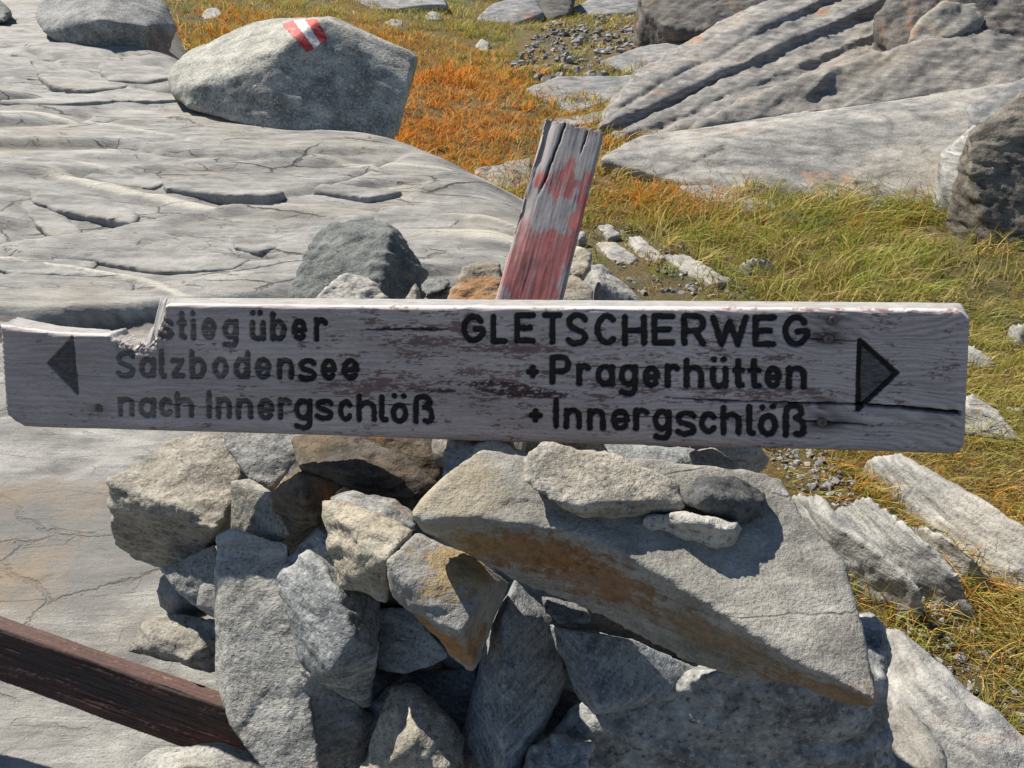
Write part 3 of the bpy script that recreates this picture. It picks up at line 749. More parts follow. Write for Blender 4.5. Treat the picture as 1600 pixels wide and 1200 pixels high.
me_v = R3.reshape(-1, 3)
cen = np.array([R3[0].mean(0), R3[-1].mean(0)]); me_v = np.vstack([me_v, cen])
c0, c1 = NS*nring, NS*nring+1
ft = np.vstack([np.stack([idx[0], np.roll(idx[0], -1), np.full(nring, c0)], 1), np.stack([np.roll(idx[-1], -1), idx[-1], np.full(nring, c1)], 1)])
colr = np.full((len(me_v), 3), .20); cc3 = np.full((NS, nring, 3), .21)
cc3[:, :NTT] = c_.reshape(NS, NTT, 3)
tk = .40+.10*fbm(np.stack([np.repeat(ub[:, None], nring-NTT, 1).ravel()*26, np.tile(np.arange(nring-NTT), NS)*3.0, np.zeros(NS*(nring-NTT))], 1), 4, .6, seed=3).reshape(NS, -1)
cc3[:, NTT:] = tk[:, :, None]*np.array([1.0, .97, .93])
cc3[:, NTT+6:] = .2
colr[:-2] = cc3.reshape(-1, 3)
borg = BO + BU*.56
me = mesh_np('board', me_v-borg, [fq, ft]); set_col(me, colr)
wood = wood_mat('weathered_board_wood', along=(1, 14, 14), bump=.35)
sign = bpy.data.objects.new('sign_board', None); COL.objects.link(sign); sign.location = tuple(borg - BV*.1)
tag(sign, 'long weathered grey wooden signboard with routed black lettering and broken upper left corner', 'sign')
SIGN_INV = borg - (borg - BV*.1)
plank = add('board', me, wood, sign); plank.location = tuple(SIGN_INV)
# each routed glyph carries its own coat of black paint
paint_m = wood_mat('black_letter_paint', rough=.6, along=(1, 14, 14), bump=.25)
FR = front.reshape(NS, NTT, 3); CF = c_.reshape(NS, NTT, 3)
for nm, wi, wj, D in spec:
    msk = D < RS*1.02
    q = msk[:-1, :-1] & msk[1:, :-1] & msk[1:, 1:] & msk[:-1, 1:]
    loc = np.arange(D.size).reshape(D.shape)
    f_ = np.stack([loc[:-1, :-1], loc[1:, :-1], loc[1:, 1:], loc[:-1, 1:]], -1)[q]
    if len(f_) == 0: continue
    used, inv = np.unique(f_, return_inverse=True)
    pv = (FR[wi, wj].reshape(-1, 3)+BN*.00035)[used]; pc = CF[wi, wj].reshape(-1, 3)[used]
    m_ = mesh_np(nm, pv-borg, inv.reshape(-1, 4)); set_col(m_, pc)
    add(nm, m_, paint_m, sign, tuple(SIGN_INV))
# screws
iron = plain_mat('rusted_iron', (.17, .13, .11), .5, .5)
def screw_mesh():
    bm = bmesh.new()
    prof = [(0, .0004), (.0014, .0005), (.0019, .0017), (.0036, .0023), (.0049, .0017), (.0055, .0002), (.0055, -.004)]
    rows = []
    for r_, z_ in prof:
        rows.append([bm.verts.new((r_*math.cos(a)*(1 if k % 2 or r_ > .002 else .6), r_*math.sin(a)*(1 if k % 2 or r_ > .002 else .6), z_)) for k, a in enumerate(np.linspace(0, 2*math.pi, 16, endpoint=False))])
    for a, b in zip(rows[:-1], rows[1:]):
        for k in range(16): bm.faces.new((a[k], a[(k+1) % 16], b[(k+1) % 16], b[k]))
    me = bpy.data.meshes.new('screw'); bm.to_mesh(me); bm.free(); me.materials.append(iron); return me
sm = screw_mesh()
rotm = Matrix((BU, BV, BN)).transposed().to_euler()
for sx, sy in SCR:
    q = B2(sx, sy); o = bpy.data.objects.new('screw', sm); COL.objects.link(o); o.parent = sign
    o.location = tuple(BO + BU*q[0]+BV*q[1] - BN*.0002 - borg + SIGN_INV); o.rotation_euler = rotm

# ================================================================== TIMBERS
def timber(A, axis, wd, L, Wd, Tk, nl, nw, ntk, taper=1.0):
    """closed timber: returns verts, quads+caps, along(0..L), ring coords (a across front -1..1), outward normals. front faces -n"""
    axis = axis/np.linalg.norm(axis); wd = wd-axis*(wd@axis); wd /= np.linalg.norm(wd)
    n = np.cross(axis, wd)            # sideways normal
    if n@(CAM-A) < 0: n = -n
    r = []; nn = []; sd = []
    for k in np.linspace(-1, 1, nw): r.append((k, 1)); nn.append((0, 1)); sd.append(0)
    for k in np.linspace(1, -1, ntk+2)[1:-1]: r.append((1, k)); nn.append((1, 0)); sd.append(1)
    for k in np.linspace(1, -1, 10): r.append((k, -1)); nn.append((0, -1)); sd.append(2)
    for k in np.linspace(-1, 1, ntk+2)[1:-1]: r.append((-1, k)); nn.append((-1, 0)); sd.append(3)
    r = np.array(r); nn = np.array(nn); sd = np.array(sd)
    # softened arrises
    cxy = np.stack([r[:, 0]*Wd/2, r[:, 1]*Tk/2], 1)
    ex = np.clip(1-(Wd/2-np.abs(cxy[:, 0]))/.004, 0, 1)*np.clip(1-(Tk/2-np.abs(cxy[:, 1]))/.004, 0, 1)
    cxy -= np.sign(cxy)*(ex*.0016)[:, None]
    al = np.linspace(0, L, nl); m = len(r)
    AL = np.repeat(al, m); CX = np.tile(cxy[:, 0], nl); CY = np.tile(cxy[:, 1], nl)
    NX = np.tile(nn[:, 0], nl); NY = np.tile(nn[:, 1], nl); SDq = np.tile(sd, nl)
    ids = np.arange(nl*m).reshape(nl, m); nx_ = np.roll(ids, -1, 1)
    f = np.stack([ids[:-1], nx_[:-1], nx_[1:], ids[1:]], -1).reshape(-1, 4)
    return dict(A=A, axis=axis, wd=wd, n=n, AL=AL, CX=CX, CY=CY, NX=NX, NY=NY, SD=SDq, f=f, m=m, nl=nl, ids=ids)
def timber_mesh(name, T_, off, along, col, org):
    v = T_['A'] + np.outer(along, T_['axis']) + np.outer(T_['CX']+off*T_['NX'], T_['wd']) + np.outer(T_['CY']+off*T_['NY'], T_['n'])
    ids = T_['ids']; k0 = len(v)
    caps = []; extra = []; ecol = []
    for row, fl_ in ((0, True), (T_['nl']-1, False)):
        # end grain: shrink the ring in steps and close it
        ring_i = ids[row]; c = v[ring_i].mean(0); prev = ring_i
        for q, sc in enumerate((.75, .5, .25, .02)):
            new = k0+len(extra)+np.arange(len(ring_i))
            pts = c+(v[ring_i]-c)*sc
            hgt_ = along[ring_i]; mean = hgt_.mean()
            jit = .004*pn(pts*130, 33) + (pts-c)@T_['wd']*0
            pts = pts + np.outer(jit, T_['axis'])
            extra.extend(pts); ecol.extend([(.16, .12, .11)]*len(pts))
            nx_p, nx_n = np.roll(prev, -1), np.roll(new, -1)
            q_ = np.stack([prev, nx_p, nx_n, new], 1); caps.append(q_[:, ::-1] if fl_ else q_); prev = new
    v = np.vstack([v, np.array(extra)]); col = np.vstack([col, np.array(ecol)])
    me = mesh_np(name, v-org, [T_['f']]+caps); set_col(me, np.clip(col, .005, .9))
    bm = bmesh.new(); bm.from_mesh(me); bmesh.ops.recalc_face_normals(bm, faces=bm.faces); bm.to_mesh(me); bm.free()
    return me

# --- red-flaked post behind the board
pb, pt_ = P(827, 466, 1.045), P(894, 208, 1.105)
ax = pt_-pb; Lv = np.linalg.norm(ax); ax /= Lv
A = pb-ax*.42; Lp = Lv+.42
wv = RT-ax*(RT@ax); wv /= np.linalg.norm(wv); nf = np.cross(ax, wv); nf = nf if nf@(CAM-pb) > 0 else -nf
th_ = math.radians(5); wv = wv*math.cos(th_)-nf*math.sin(th_)
T_ = timber(A, ax, wv, Lp, .0835, .052, 360, 60, 26)
AL, CX, CY, SD_ = T_['AL'], T_['CX'], T_['CY'], T_['SD']
tt = Lp-AL                                   # distance below the top
q3 = lambda a, b: np.stack([(CX+CY*.7)*a, AL*b, CY*a*.5], 1)
fib = fbm(q3(420, 9), 4, .6, seed=5); fib2 = fbm(q3(1100, 30), 2, .6, seed=8); lump = fbm(q3(30, 14), 3, seed=9)
off = .00028*fib + .00015*fib2 + .0006*lump
# decayed left arris, drying check from the top
lefte = sstep(-.020, -.042, CX)*sstep(.30, .02, tt)
off -= lefte*(.004+.006*np.clip(lump+.2*fib, -.3, 1))
xc = -.012-.075*np.clip(tt, 0, .12)*1.2+.0015*pn(np.stack([tt*40, tt*0, tt*0], 1), 3)
ck = sstep(.0021, .0006, np.abs(CX-xc))*sstep(.125, .09, tt)*(SD_ == 0); off -= ck*.005
xc2 = .019-.04*tt+.001*pn(np.stack([tt*60, tt*0, tt*0], 1), 4)
ck2 = sstep(.0014, .0004, np.abs(CX-xc2))*sstep(.045, .025, tt)*(SD_ == 0); off -= ck2*.006
sh = np.clip(1-tt/.06, 0, 1)
along = AL - sh*(.006*np.clip(pn(np.stack([CX*210, CY*210, 0*CX], 1), 12)+.4, 0, 2)+.004*np.clip(pn(np.stack([CX*600, CY*600, 0*CX], 1), 14), 0, 1))
lum = .40+.10*fib+.05*fib2+.05*lump
c = np.stack([lum*1.04, lum*.96, lum*.92], 1)
ww = CX/.04175
def bl(w0, t0, rw, rt): return np.exp(-(((ww-w0)/rw)**2+((tt-t0)/rt)**2))
redm = .95*bl(.15,.088,.55,.022)+.6*bl(-.6,.098,.3,.016)+.45*bl(.75,.115,.3,.02)+1.15*bl(-.1,.195,.75,.035)+.7*bl(.7,.175,.25,.02)+.8*bl(.9,.16,.12,.05)+.75*bl(-.2,.235,.9,.03)+.5*bl(.2,.06,.2,.012)+.9*bl(0,.33,1.4,.08)
nz = fbm(q3(60, 38), 4, .6, seed=17)
rm = sstep(.20, .56, redm+.42*nz-.22*np.clip(fib, 0, 1))*(SD_ != 3)
rm = np.maximum(rm, .8*sstep(.2, .5, nz+.5)*(SD_ == 1))
rc_ = np.array([.47, .12, .105])*(1+.35*nz[:, None])
rm = rm*np.clip(.85-.55*np.clip(fib, -.2, 1), .25, .9)
c = c*(1-rm[:, None])+rc_*rm[:, None]
cl = (lefte*sstep(-.1, .5, fib+lump))[:, None]; c = c*(1-cl*.6)+np.array([.42, .36, .31])*cl*.6
dk = np.maximum(ck, ck2)[:, None]; c = c*(1-dk*.9)+.02*dk*.9
tp = (sstep(.014, .0, tt)*sstep(-.1, .4, nz))[:, None]; c = c*(1-tp*.6)+np.array([.15, .09, .08])*tp*.6
me = timber_mesh('post', T_, off, along, c, A)
o = add('wooden_post', me, wood_mat('weathered_post_wood', along=(14, 14, 1.5), bump=.3), loc=tuple(A))
tag(o, 'leaning grey wooden post with flaking red paint behind the signboard', 'post')

# --- brown beam lying at the lower left
e0, e1 = P(-190, 905, 1.20), P(400, 1110, 1.075)
ax = e1-e0; Lb = np.linalg.norm(ax); ax /= Lb
upb = UP*.97-FW*.10; upb -= ax*(upb@ax); upb /= np.linalg.norm(upb)
T_ = timber(e0-upb*.040, ax, upb, Lb, .080, .030, 260, 50, 18)
AL, CX, CY, SD_ = T_['AL'], T_['CX'], T_['CY'], T_['SD']
q3 = lambda a, b: np.stack([(CX+CY*.7)*a, AL*b, CY*a*.5], 1)
fib = fbm(q3(420, 7), 4, .6, seed=25); lump = fbm(q3(28, 9), 3, seed=29); sp = fbm(q3(260, 160), 3, .6, seed=31)
off = .0011*fib+.0016*lump+.0006*sp
topf = np.isin(SD_, (1, 3))
tedge = sstep(.0385, .0435, CX)
c = np.stack([.072+.032*fib+.018*lump, .045+.02*fib, .039+.017*fib], 1)
k = (sstep(.55, 1.0, sp+.35*lump+.5*tedge*(SD_==0))*np.maximum(topf, tedge))[:, None]
c = c*(1-np.maximum(topf, tedge)[:, None]*.0)+np.array([.055, .034, .03])*np.maximum(topf, tedge)[:, None]
c = c*(1-k*.5)+np.array([.36, .27, .18])*k*.5
me = timber_mesh('beam', T_, off, AL, c, e0)
o = add('wooden_beam', me, wood_mat('brown_painted_wood', along=(3, 3, 3), bump=.3), loc=tuple(e0))
tag(o, 'dark red-brown wooden beam lying at the foot of the cairn, lower left', 'beam')

# ================================================================== CAIRN
CG = 'stones of the cairn under the sign'
def cs(label, mat, d0, pts, th=.10, extra=(), name='cairn_stone', **kw):
    hulls = [ptsD(d0, pts, th)] + [ptsD(d, l, t_) for d, l, t_ in extra]
    return stone(name, label, hulls, mat, group=CG, **kw)

def sd_(x, y): return 1/(1.40-.00005*(x-661)+.00085*(y-817))       # the slab's upper face is one plane
bk_ = np.array([(646,800),(660,778),(688,750),(724,714),(755,696),(818,708),(1000,712),(1165,730),(1218,745),(1245,798),(1285,835),(1321,880),(1343,948),(1348,1000),(1360,1062),(1372,1094)], float)
rg_ = np.array([(646,803),(661,817),(715,806),(773,813),(881,828),(962,857),(1043,903),(1142,968),(1254,1040),(1300,1058),(1372,1098)], float)
lw_ = np.array([(646,806),(661,831),(742,871),(796,905),(921,957),(998,997),(1088,1042),(1142,1058),(1250,1074),(1316,1102),(1358,1111),(1372,1100)], float)
def strip(x0, x1):
    xs = [x0] + [x for x in list(bk_[:, 0])+list(rg_[:, 0])+list(lw_[:, 0]) if x0 < x < x1] + [x1]
    out = []
    for x in xs:
        yb_, yr_, yl_ = [np.interp(x, t_[:, 0], t_[:, 1]) for t_ in (bk_, rg_, lw_)]
        out += [P(x, yb_, sd_(x, yb_)), P(x, yr_, sd_(x, yr_)), P(x, yl_, sd_(x, yr_)+.03*min(1, (yl_-yr_)/90)+.012), P(x, yb_+(yl_-yb_)*.35, sd_(x, yb_)+.055)]
    return out
SX = [646,672,700,740,785,830,881,925,962,1003,1043,1092,1142,1198,1254,1300,1345,1372]
SLABS = [strip(a_-2, b_+2) for a_, b_ in zip(SX[:-1], SX[1:])]
_f = np.array([q_ for h_ in SLABS for q_ in h_]); _c = (_f.min(0)+_f.max(0))/2
def sl(px, py, d): return tuple(P(px, py, sd_(px, np.interp(px, rg_[:, 0], rg_[:, 1]))+.022)-_c)
M['slab'] = rock_mat('slab_schist', (.45,.45,.435), (.29,.29,.285), warm=(.44,.39,.28), warm_amt=.5, speck=.5, speck_scale=330, streak=.35, rot=(.55,.15,.3), white=.1, lichen=.1, bump=.8, hairs=.3,
  tone_patch=[(sl(840,858,.83), (.075,.05,.024), (.32,.155,.05), .8), (sl(950,900,.82), (.075,.05,.026), (.31,.15,.05), .75), (sl(1320,1085,.83), (.07,.05,.022), (.30,.17,.07), .7), (sl(1110,985,.815), (.07,.05,.018), (.30,.20,.10), .6), (sl(720,845,.865), (.06,.05,.018), (.36,.25,.11), .6), (sl(700,760,.93), (.05,.06,.03), (.46,.38,.24), .5)])
slab_o = stone('cairn_slab', 'large pale sloping slab on the cairn with rust-stained front edge',
      SLABS,
      'slab', tint=(1.06,1.03,.97), vox=.0042, smooth=0, strata=tuple(UP*.9-FW*.42-RT*.1), lam=.017, samp=.0020, macro=.4, rough=.8, chip=.7, group=CG)

def bvh_of(o):
    L_ = np.array(o.location); vv = np.empty(len(o.data.vertices)*3, dtype=np.float32); o.data.vertices.foreach_get('co', vv)
    return BVHTree.FromPolygons([Vector(q_) for q_ in (vv.reshape(-1, 3)+L_)], [tuple(p_.vertices) for p_ in o.data.polygons])
sb_ = bvh_of(slab_o)
def on_slab(px, py, fallback=.9):
    r = RAY(px, py); h_ = sb_.ray_cast(Vector(CAM), Vector(r/np.linalg.norm(r)))
    return float((np.array(h_[0])-CAM)@FW) if h_[0] is not None else fallback
def lift(l): return [(x, y, sd_(x, y)-k) for x, y, k in l]
cs('flat lit slab fragment lying on the large slab against the lower edge of the board', 'tan', 0,
   lift([(818,710,.03),(845,686,.035),(885,696,.035),(971,712,.035),(1030,739,.03),(1066,757,.022),(895,790,.032),(944,786,.034),(1025,784,.032),(1064,788,.02),(858,782,.03),(813,748,.03),(912,806,.006),(935,811,.004),(1000,808,.004),(1062,799,.004)]), th=.03, tint=(1.12,1.12,1.12), strata=(.1,-.3,.9))
cs('dark speckled granite lump resting on the large slab, right side', 'darkgranite', 0,
   lift([(1065,768,.02),(1088,743,.025),(1142,744,.025),(1182,758,.02),(1200,781,.012),(1196,800,.01),(1173,824,.0),(1155,818,.012),(1065,792,.012),(1110,768,.045),(1160,782,.04),(1080,800,.02)]), th=.03, smooth=1, rough=1.5, macro=1.3, tint=(.75,.75,.75))
cs('small pale speckled stone in front of the dark granite lump', 'pale', 0,
   lift([(998,815,.004),(1020,797,.018),(1070,799,.024),(1155,815,.024),(1160,829,.014),(1146,853,.0),(1115,857,.0),(1043,834,.0),(1007,826,.0),(1080,815,.034),(1140,830,.03)]), th=.02, smooth=1, rough=1.4)
cs('small light stone just below the board behind the dark granite lump', 'tan', .90,
   [(1075,706,.03),(1115,698,.03),(1155,725,.01),(1168,747,.0),(1124,746,-.01),(1083,738,.0)], th=.05, vox=.004)
cs('shaded blue-grey stone wedged under the board behind the lit fragment', 'blue', .97,
   [(940,690,.04),(1000,698,.02),(1090,700,.03),(1085,760,.0),(1020,745,-.02),(960,720,.0)], th=.08)
cs('rough tan block with pitted face left of the large slab', 'tan', .80,
   [(503,783,.05),(530,778,.055),(611,812,.03),(647,827,.0),(625,849,-.02),(602,876,-.03),(604,936,.0),(530,914,.02),(512,862,.03),(560,845,-.005)], th=.11, rough=1.2, macro=.9, samp=.005, lam=.016, tint=(1.08,1.06,1.0))
FAC = [(602,876,.0),(650,833,.035),(710,865,.03),(742,869,.03),(758,912,.0),(722,993,-.03),(670,968,-.02),(611,931,.01),(733,1050,.02),(742,1048,.02),(796,910,.08),(762,993,.06)]
_f2 = np.array(ptsD(.765, FAC, .05)); _c2 = (_f2.min(0)+_f2.max(0))/2
M['faceted'] = rock_mat('faceted_schist', (.42,.42,.41), (.27,.27,.265), warm=(.42,.34,.22), warm_amt=.4, speck=.45, streak=.35, white=.0, lichen=.15,
   tone_patch=[(tuple(P(690,1005,.77)-_c2), (.05,.06,.022), (.40,.20,.06), .85), (tuple(P(720,880,.785)-_c2), (.05,.05,.02), (.44,.30,.12), .75)])
stone('cairn_stone', 'faceted grey stone with orange lower edge in the middle of the cairn', [ptsD(.765, FAC, .05)], 'faceted', group=CG, macro=.5, samp=.0026)
cs('prism-shaped grey stone with lit left flank, left of centre in the cairn', 'blue', .84,
   [(432,898,.05),(481,856,.06),(503,876,.04),(526,921,.0),(553,993,-.02),(591,1033,.0),(596,939,.07),(575,1106,.05),(490,1066,.01),(467,1033,.02),(445,948,.04),(515,1048,-.03)], th=.06, tint=(1.08,1.08,1.04), macro=.6)
cs('shaded foot stone directly below the prism-shaped grey stone', 'grey', .90,
   [(468,1040,.0),(560,1100,.02),(600,1120,.05),(552,1230,.02),(499,1235,.0),(474,1110,.0)], th=.1)
cs('tall light slab standing left of the prism-shaped stone', 'grey', .915,
   [(335,835,.06),(360,824,.065),(452,845,.055),(470,993,.005),(505,1230,-.05),(430,1230,-.05),(360,1134,-.02),(335,1065,.02),(352,975,.03)], th=.07, tint=(1.1,1.1,1.08), macro=.6, samp=.003, strata=tuple(-FW*.9+UP*.3))
cs('tan layered stone left of the cairn with dark shaded underside', 'tan', 1.12,
   [(167,752,.03),(216,718,.10),(279,680,.15),(351,672,.15),(380,732,.09),(373,768,.04),(180,788,.02),(238,777,.0),(288,795,-.02),(337,828,-.03),(171,808,.06),(180,849,.12),(211,876,.15),(279,897,.15),(306,895,.12),(360,826,.02)], th=.04, tint=(1.12,1.1,1.08), samp=.004, lam=.012, rough=1.4)
cs('small wedge under the tan layered stone', 'grey', 1.12,
   [(248,890,.02),(310,880,.0),(335,850,.0),(362,921,-.02),(362,972,.0),(310,954,-.01),(268,914,.0)], th=.1)
cs('small sunlit tan stone above the brown beam', 'tan', 1.12,
   [(222,972,.04),(265,957,.05),(328,968,.03),(360,975,.02),(338,1052,.0),(292,1032,-.02),(234,1004,.0),(203,1018,.03)], th=.1, rough=1.6)
cs('pale rock in front of the beam end at the bottom edge', 'grey', .96,
   [(165,1215,.0),(250,1167,.03),(355,1160,.03),(440,1195,.01),(480,1260,-.03),(150,1260,-.03),(300,1190,-.02)], th=.1, tint=(1.1,1.1,1.06))
cs('shaded plate under the board left of the dark brown stones', 'grey', 1.06,
   [(345,660,.05),(470,665,.03),(480,700,.0),(425,770,-.01),(378,738,.0),(350,690,.03)], th=.08)
cs('small stone with a lit lip between tan stone and striped stone', 'tan', 1.0,
   [(360,752,.04),(392,748,.04),(425,770,.0),(457,834,-.03),(437,850,-.01),(396,840,.01),(360,828,.03)], th=.08)
cs('dark striped brown stone under the board, lower of the two', 'brown', .965,
   [(423,770,.03),(468,726,.05),(540,752,.03),(497,820,-.01),(456,842,.0),(427,795,.02),(470,775,-.02)], th=.12, rough=1.5)
cs('long dark brown stone under the board, upper of the two', 'brown', .995,
   [(452,684,.05),(540,672,.05),(640,712,.02),(684,755,.0),(643,782,-.02),(580,778,-.02),(465,730,.0),(560,735,-.03)], th=.12, rough=1.4)
cs('brown stone half hidden behind the long dark brown stone', 'brown', 1.08,
   [(545,670,.04),(720,670,.04),(705,700,.0),(680,765,-.01),(600,740,.0)], th=.1, tint=(1.2,1.15,1.1))
cs('grey striped chip behind the left end of the large slab', 'blue', .93,
   [(700,675,.04),(765,675,.04),(755,705,.0),(690,760,.0)], th=.08)
cs('flat grey stone lying above the rough tan block', 'grey', .86,
   [(512,780,.04),(535,768,.05),(618,778,.04),(650,806,.02),(650,830,-.02),(594,803,-.02),(540,795,.0)], th=.07)
cs('blue-grey stone between prism-shaped stone and rough tan block', 'blue', .93,
   [(440,885,.02),(500,815,.05),(530,860,.0),(540,930,.0),(470,930,.0)], th=.1)
cs('blue-grey plate wedged below the faceted stone', 'blue', .88,
   [(590,950,.03),(640,950,.02),(705,1027,-.01),(634,1054,.0),(588,1046,.02)], th=.1, samp=.001)
cs('jagged sunlit stone at the bottom edge below the faceted stone', 'tan', .83,
   [(556,1230,.0),(598,1114,.03),(614,1066,.055),(648,1068,.05),(667,1105,.0),(715,1132,.02),(726,1155,.02),(718,1235,-.03),(640,1160,-.03)], th=.12, rough=1.2, macro=.9, lam=.011, samp=.006, strata=tuple(RT*.9+UP*.35), tint=(1.15,1.13,1.08))
cs('shaded stone behind the jagged bottom stone', 'blue', .93,
   [(560,1110,.02),(634,1050,.02),(745,1040,.0),(748,1150,-.02),(600,1190,-.02)], th=.12)
cs('tall blue-grey wedge with lit left edge at the bottom centre', 'blue', .835,
   [(787,955,.0),(785,1240,-.055),(748,1040,.055),(762,985,.05),(716,1170,.035),(718,1240,.03),(805,905,.06),(868,965,.05),(886,1065,.05),(865,1114,.04),(798,1235,-.03)], th=.08, macro=.45, samp=.0013)
cs('small dark stone under the large slab above the blue-grey block', 'darkgranite', .81,
   [(846,930,.02),(917,948,.02),(926,972,.0),(875,976,-.01),(850,955,.0)], th=.08, tint=(1.5,1.5,1.5))
cs('blue-grey block with lit left edge under the large slab', 'blue', .785,
   [(857,975,.045),(897,985,.0),(937,1106,-.03),(930,1118,-.02),(903,1093,.015),(993,1000,.04),(1118,1056,.08),(1088,1085,.06),(975,1111,.0)], th=.06, macro=.5, samp=.0012, tint=(.92,.95,1.0))
cs('big speckled grey boulder at the bottom right under the slab', 'granite', .81,
   [(835,1250,.05),(845,1160,.04),(890,1100,.05),(1000,1070,.03),(1142,1045,.0),(1316,1075,-.02),(1342,962,.10),(1362,962,.11),(1386,985,.07),(1391,1060,.01),(1396,1250,.05),(1100,1220,.03),(1300,1190,.015)], th=.25, smooth=5, vox=.005, macro=.6, rough=1.6)
cs('rough pale corner stone at the bottom edge beside the tall wedge', 'pale', .775,
   [(806,1250,.0),(826,1168,.03),(872,1146,.04),(932,1160,.02),(900,1250,-.02)], th=.08, rough=2.0, macro=1.5, tint=(.95,.95,.95))
# stones standing behind the board
cs('large dark green-grey stone behind the board left of the post', 'green', 1.32,
   [(440,480,.0),(463,424,.04),(494,363,.10),(520,346,.14),(553,341,.16),(600,345,.14),(622,361,.11),(610,366,.05),(586,415,.0),(596,442,-.02),(648,391,.12),(672,429,.12),(668,500,.06),(590,540,-.02),(440,540,-.02)], th=.10, smooth=3, rough=1.8, vox=.005)
cs('pale speckled stone with rusty spots just above the board', 'pale', 1.15,
   [(485,475,.0),(522,436,.03),(543,426,.04),(572,434,.04),(591,443,.02),(613,480,.0),(600,540,-.01),(490,540,-.01)], th=.08, rough=2.0, macro=1.5)
cs('small pointed chip above the board', 'tan', 1.13, [(626,480,.0),(649,440,.01),(663,480,.0),(648,500,-.02),(640,540,.0)], th=.03, vox=.003)
cs('smooth small dark oval pebble above the board', 'green', 1.19, [(655,450,.0),(669,436,.01),(693,432,.01),(705,441,.0),(694,454,-.02),(666,461,-.02)], th=.03, smooth=4, vox=.003, rough=.5)
cs('flat brownish stone between oval pebble and orange-stained stone', 'tan', 1.17, [(650,480,.0),(672,456,.02),(705,447,.02),(722,470,.0),(710,530,-.02),(660,530,-.02)], th=.06)
cs('orange-stained brown stone left of the post', 'rusty', 1.12,
   [(692,475,.0),(712,446,.02),(724,416,.04),(748,411,.05),(782,412,.04),(785,480,-.01),(740,540,-.02),(700,540,-.02)], th=.08, rough=1.8, tint=(.9,.85,.75))
cs('cream stone with brown hollow right of the post', 'pale', 1.17, [(893,384,.02),(905,383,.02),(924,397,.0),(922,418,-.01),(912,441,-.01),(885,428,.0),(880,400,.02)], th=.05, smooth=3, tint=(1,.95,.85), vox=.0035)
cs('brown speckled stone at the right foot of the post', 'tan', 1.12, [(872,440,.02),(896,425,.03),(926,452,.0),(930,490,-.02),(870,490,-.02)], th=.07, smooth=3, tint=(.85,.85,.85))
cs('light granite boulder right of the post behind the board', 'pale', 1.26, [(915,415,.04),(938,411,.05),(980,445,.03),(1003,470,.0),(1010,530,-.03),(915,530,-.03),(935,440,-.03)], th=.12, smooth=3)
# core stones that carry the board and the stones on top
rs = np.random.RandomState(3)
core = [(-.32,1.02,.62,.17),(-.10,1.05,.60,.19),(.14,1.06,.60,.20),(.36,1.05,.60,.19),(-.22,1.08,.84,.15),(.02,1.10,.84,.17),(.24,1.06,.80,.16),(-.26,1.22,.78,.15),(.10,1.24,.86,.13),(-.10,1.26,.96,.10),(.16,1.20,.98,.09),(-.18,1.14,.97,.09),(.02,1.06,.97,.08),(-.34,1.2,.56,.14),(.3,1.25,.62,.17),(-.03,.90,.66,.11),(.2,.93,.62,.12),(-.25,.9,.64,.10)]
for gx_, gy_, gd_, gr_ in [(480,835,1.13,.07),(690,730,1.15,.08),(640,800,1.0,.07),(560,950,1.02,.09),(760,960,1.0,.10),(840,1010,.98,.09),(560,1080,1.02,.09),(740,1100,1.0,.09),(660,900,.99,.08),(1000,960,.98,.1),(1200,1000,.98,.1),(330,760,1.28,.10),(400,900,1.14,.09),(870,1130,.95,.08),(730,700,1.04,.05),(790,706,.94,.045),(1120,690,1.12,.06),(600,690,1.16,.07),(310,930,1.25,.07)]:
    q_ = P(gx_, gy_, gd_); core.append((q_[0], q_[1], q_[2], gr_))
for k, (x, y, z, r_) in enumerate(core):
    pts = rs.normal(size=(13, 3)); pts /= np.linalg.norm(pts, axis=1)[:, None]
    pts = pts*np.array([1.1, .9, .75])*r_+np.array([x, y, z])
    o = stone('cairn_core_stone', 'grey stone inside the cairn, seen only through gaps between outer stones', [list(pts)], ('grey', 'blue', 'tan')[k % 3], vox=.014, group='inner stones of the cairn', tint=(.9,.9,.9))

# ================================================================== BOULDERS
def big(name, label, hulls, mat, cat='rock', **kw):
    return stone(name, label, hulls, mat, cat=cat, **kw)
def ptsY(lst, back=0.0, zmin=None):
    f = [PY(x, y, Y) for x, y, Y in lst]; out = list(f)
    for a in f:
        if zmin is not None: out.append(np.array([a[0]*(1+back*.3/a[1]), a[1]+back*.3, zmin]))
        if back: out.append(np.array([a[0]*(1+back/a[1]), a[1]+back, a[2]-.12*back]))
    return out
FB = [(262,122,4.45),(272,100,4.55),(300,80,4.75),(400,33,4.85),(440,28,4.85),(520,27,4.55),(560,48,4.45),(640,82,4.5),(652,92,4.5),(300,132,4.15),(360,118,4.12),(410,108,4.10),(455,62,4.22),(500,32,4.35),(640,130,4.3),(622,205,4.15),(597,233,4.05),(545,238,3.98),(490,226,3.95),(420,206,3.98),(350,186,4.05),(290,166,4.15),(270,148,4.3)]
fb_h = [PY(x, y, Y) for x, y, Y in FB] + [PY(x, y, Y+.55) for x, y, Y in FB if y > 60]
fbo = big('boulder', 'large pale granite boulder with a red and white painted trail mark', [fb_h], 'boulder', tint=(1.4,1.36,1.27), vox=.017, smooth=3, macro=.6, rough=.5, lam=.05, samp=.006, cat='boulder')
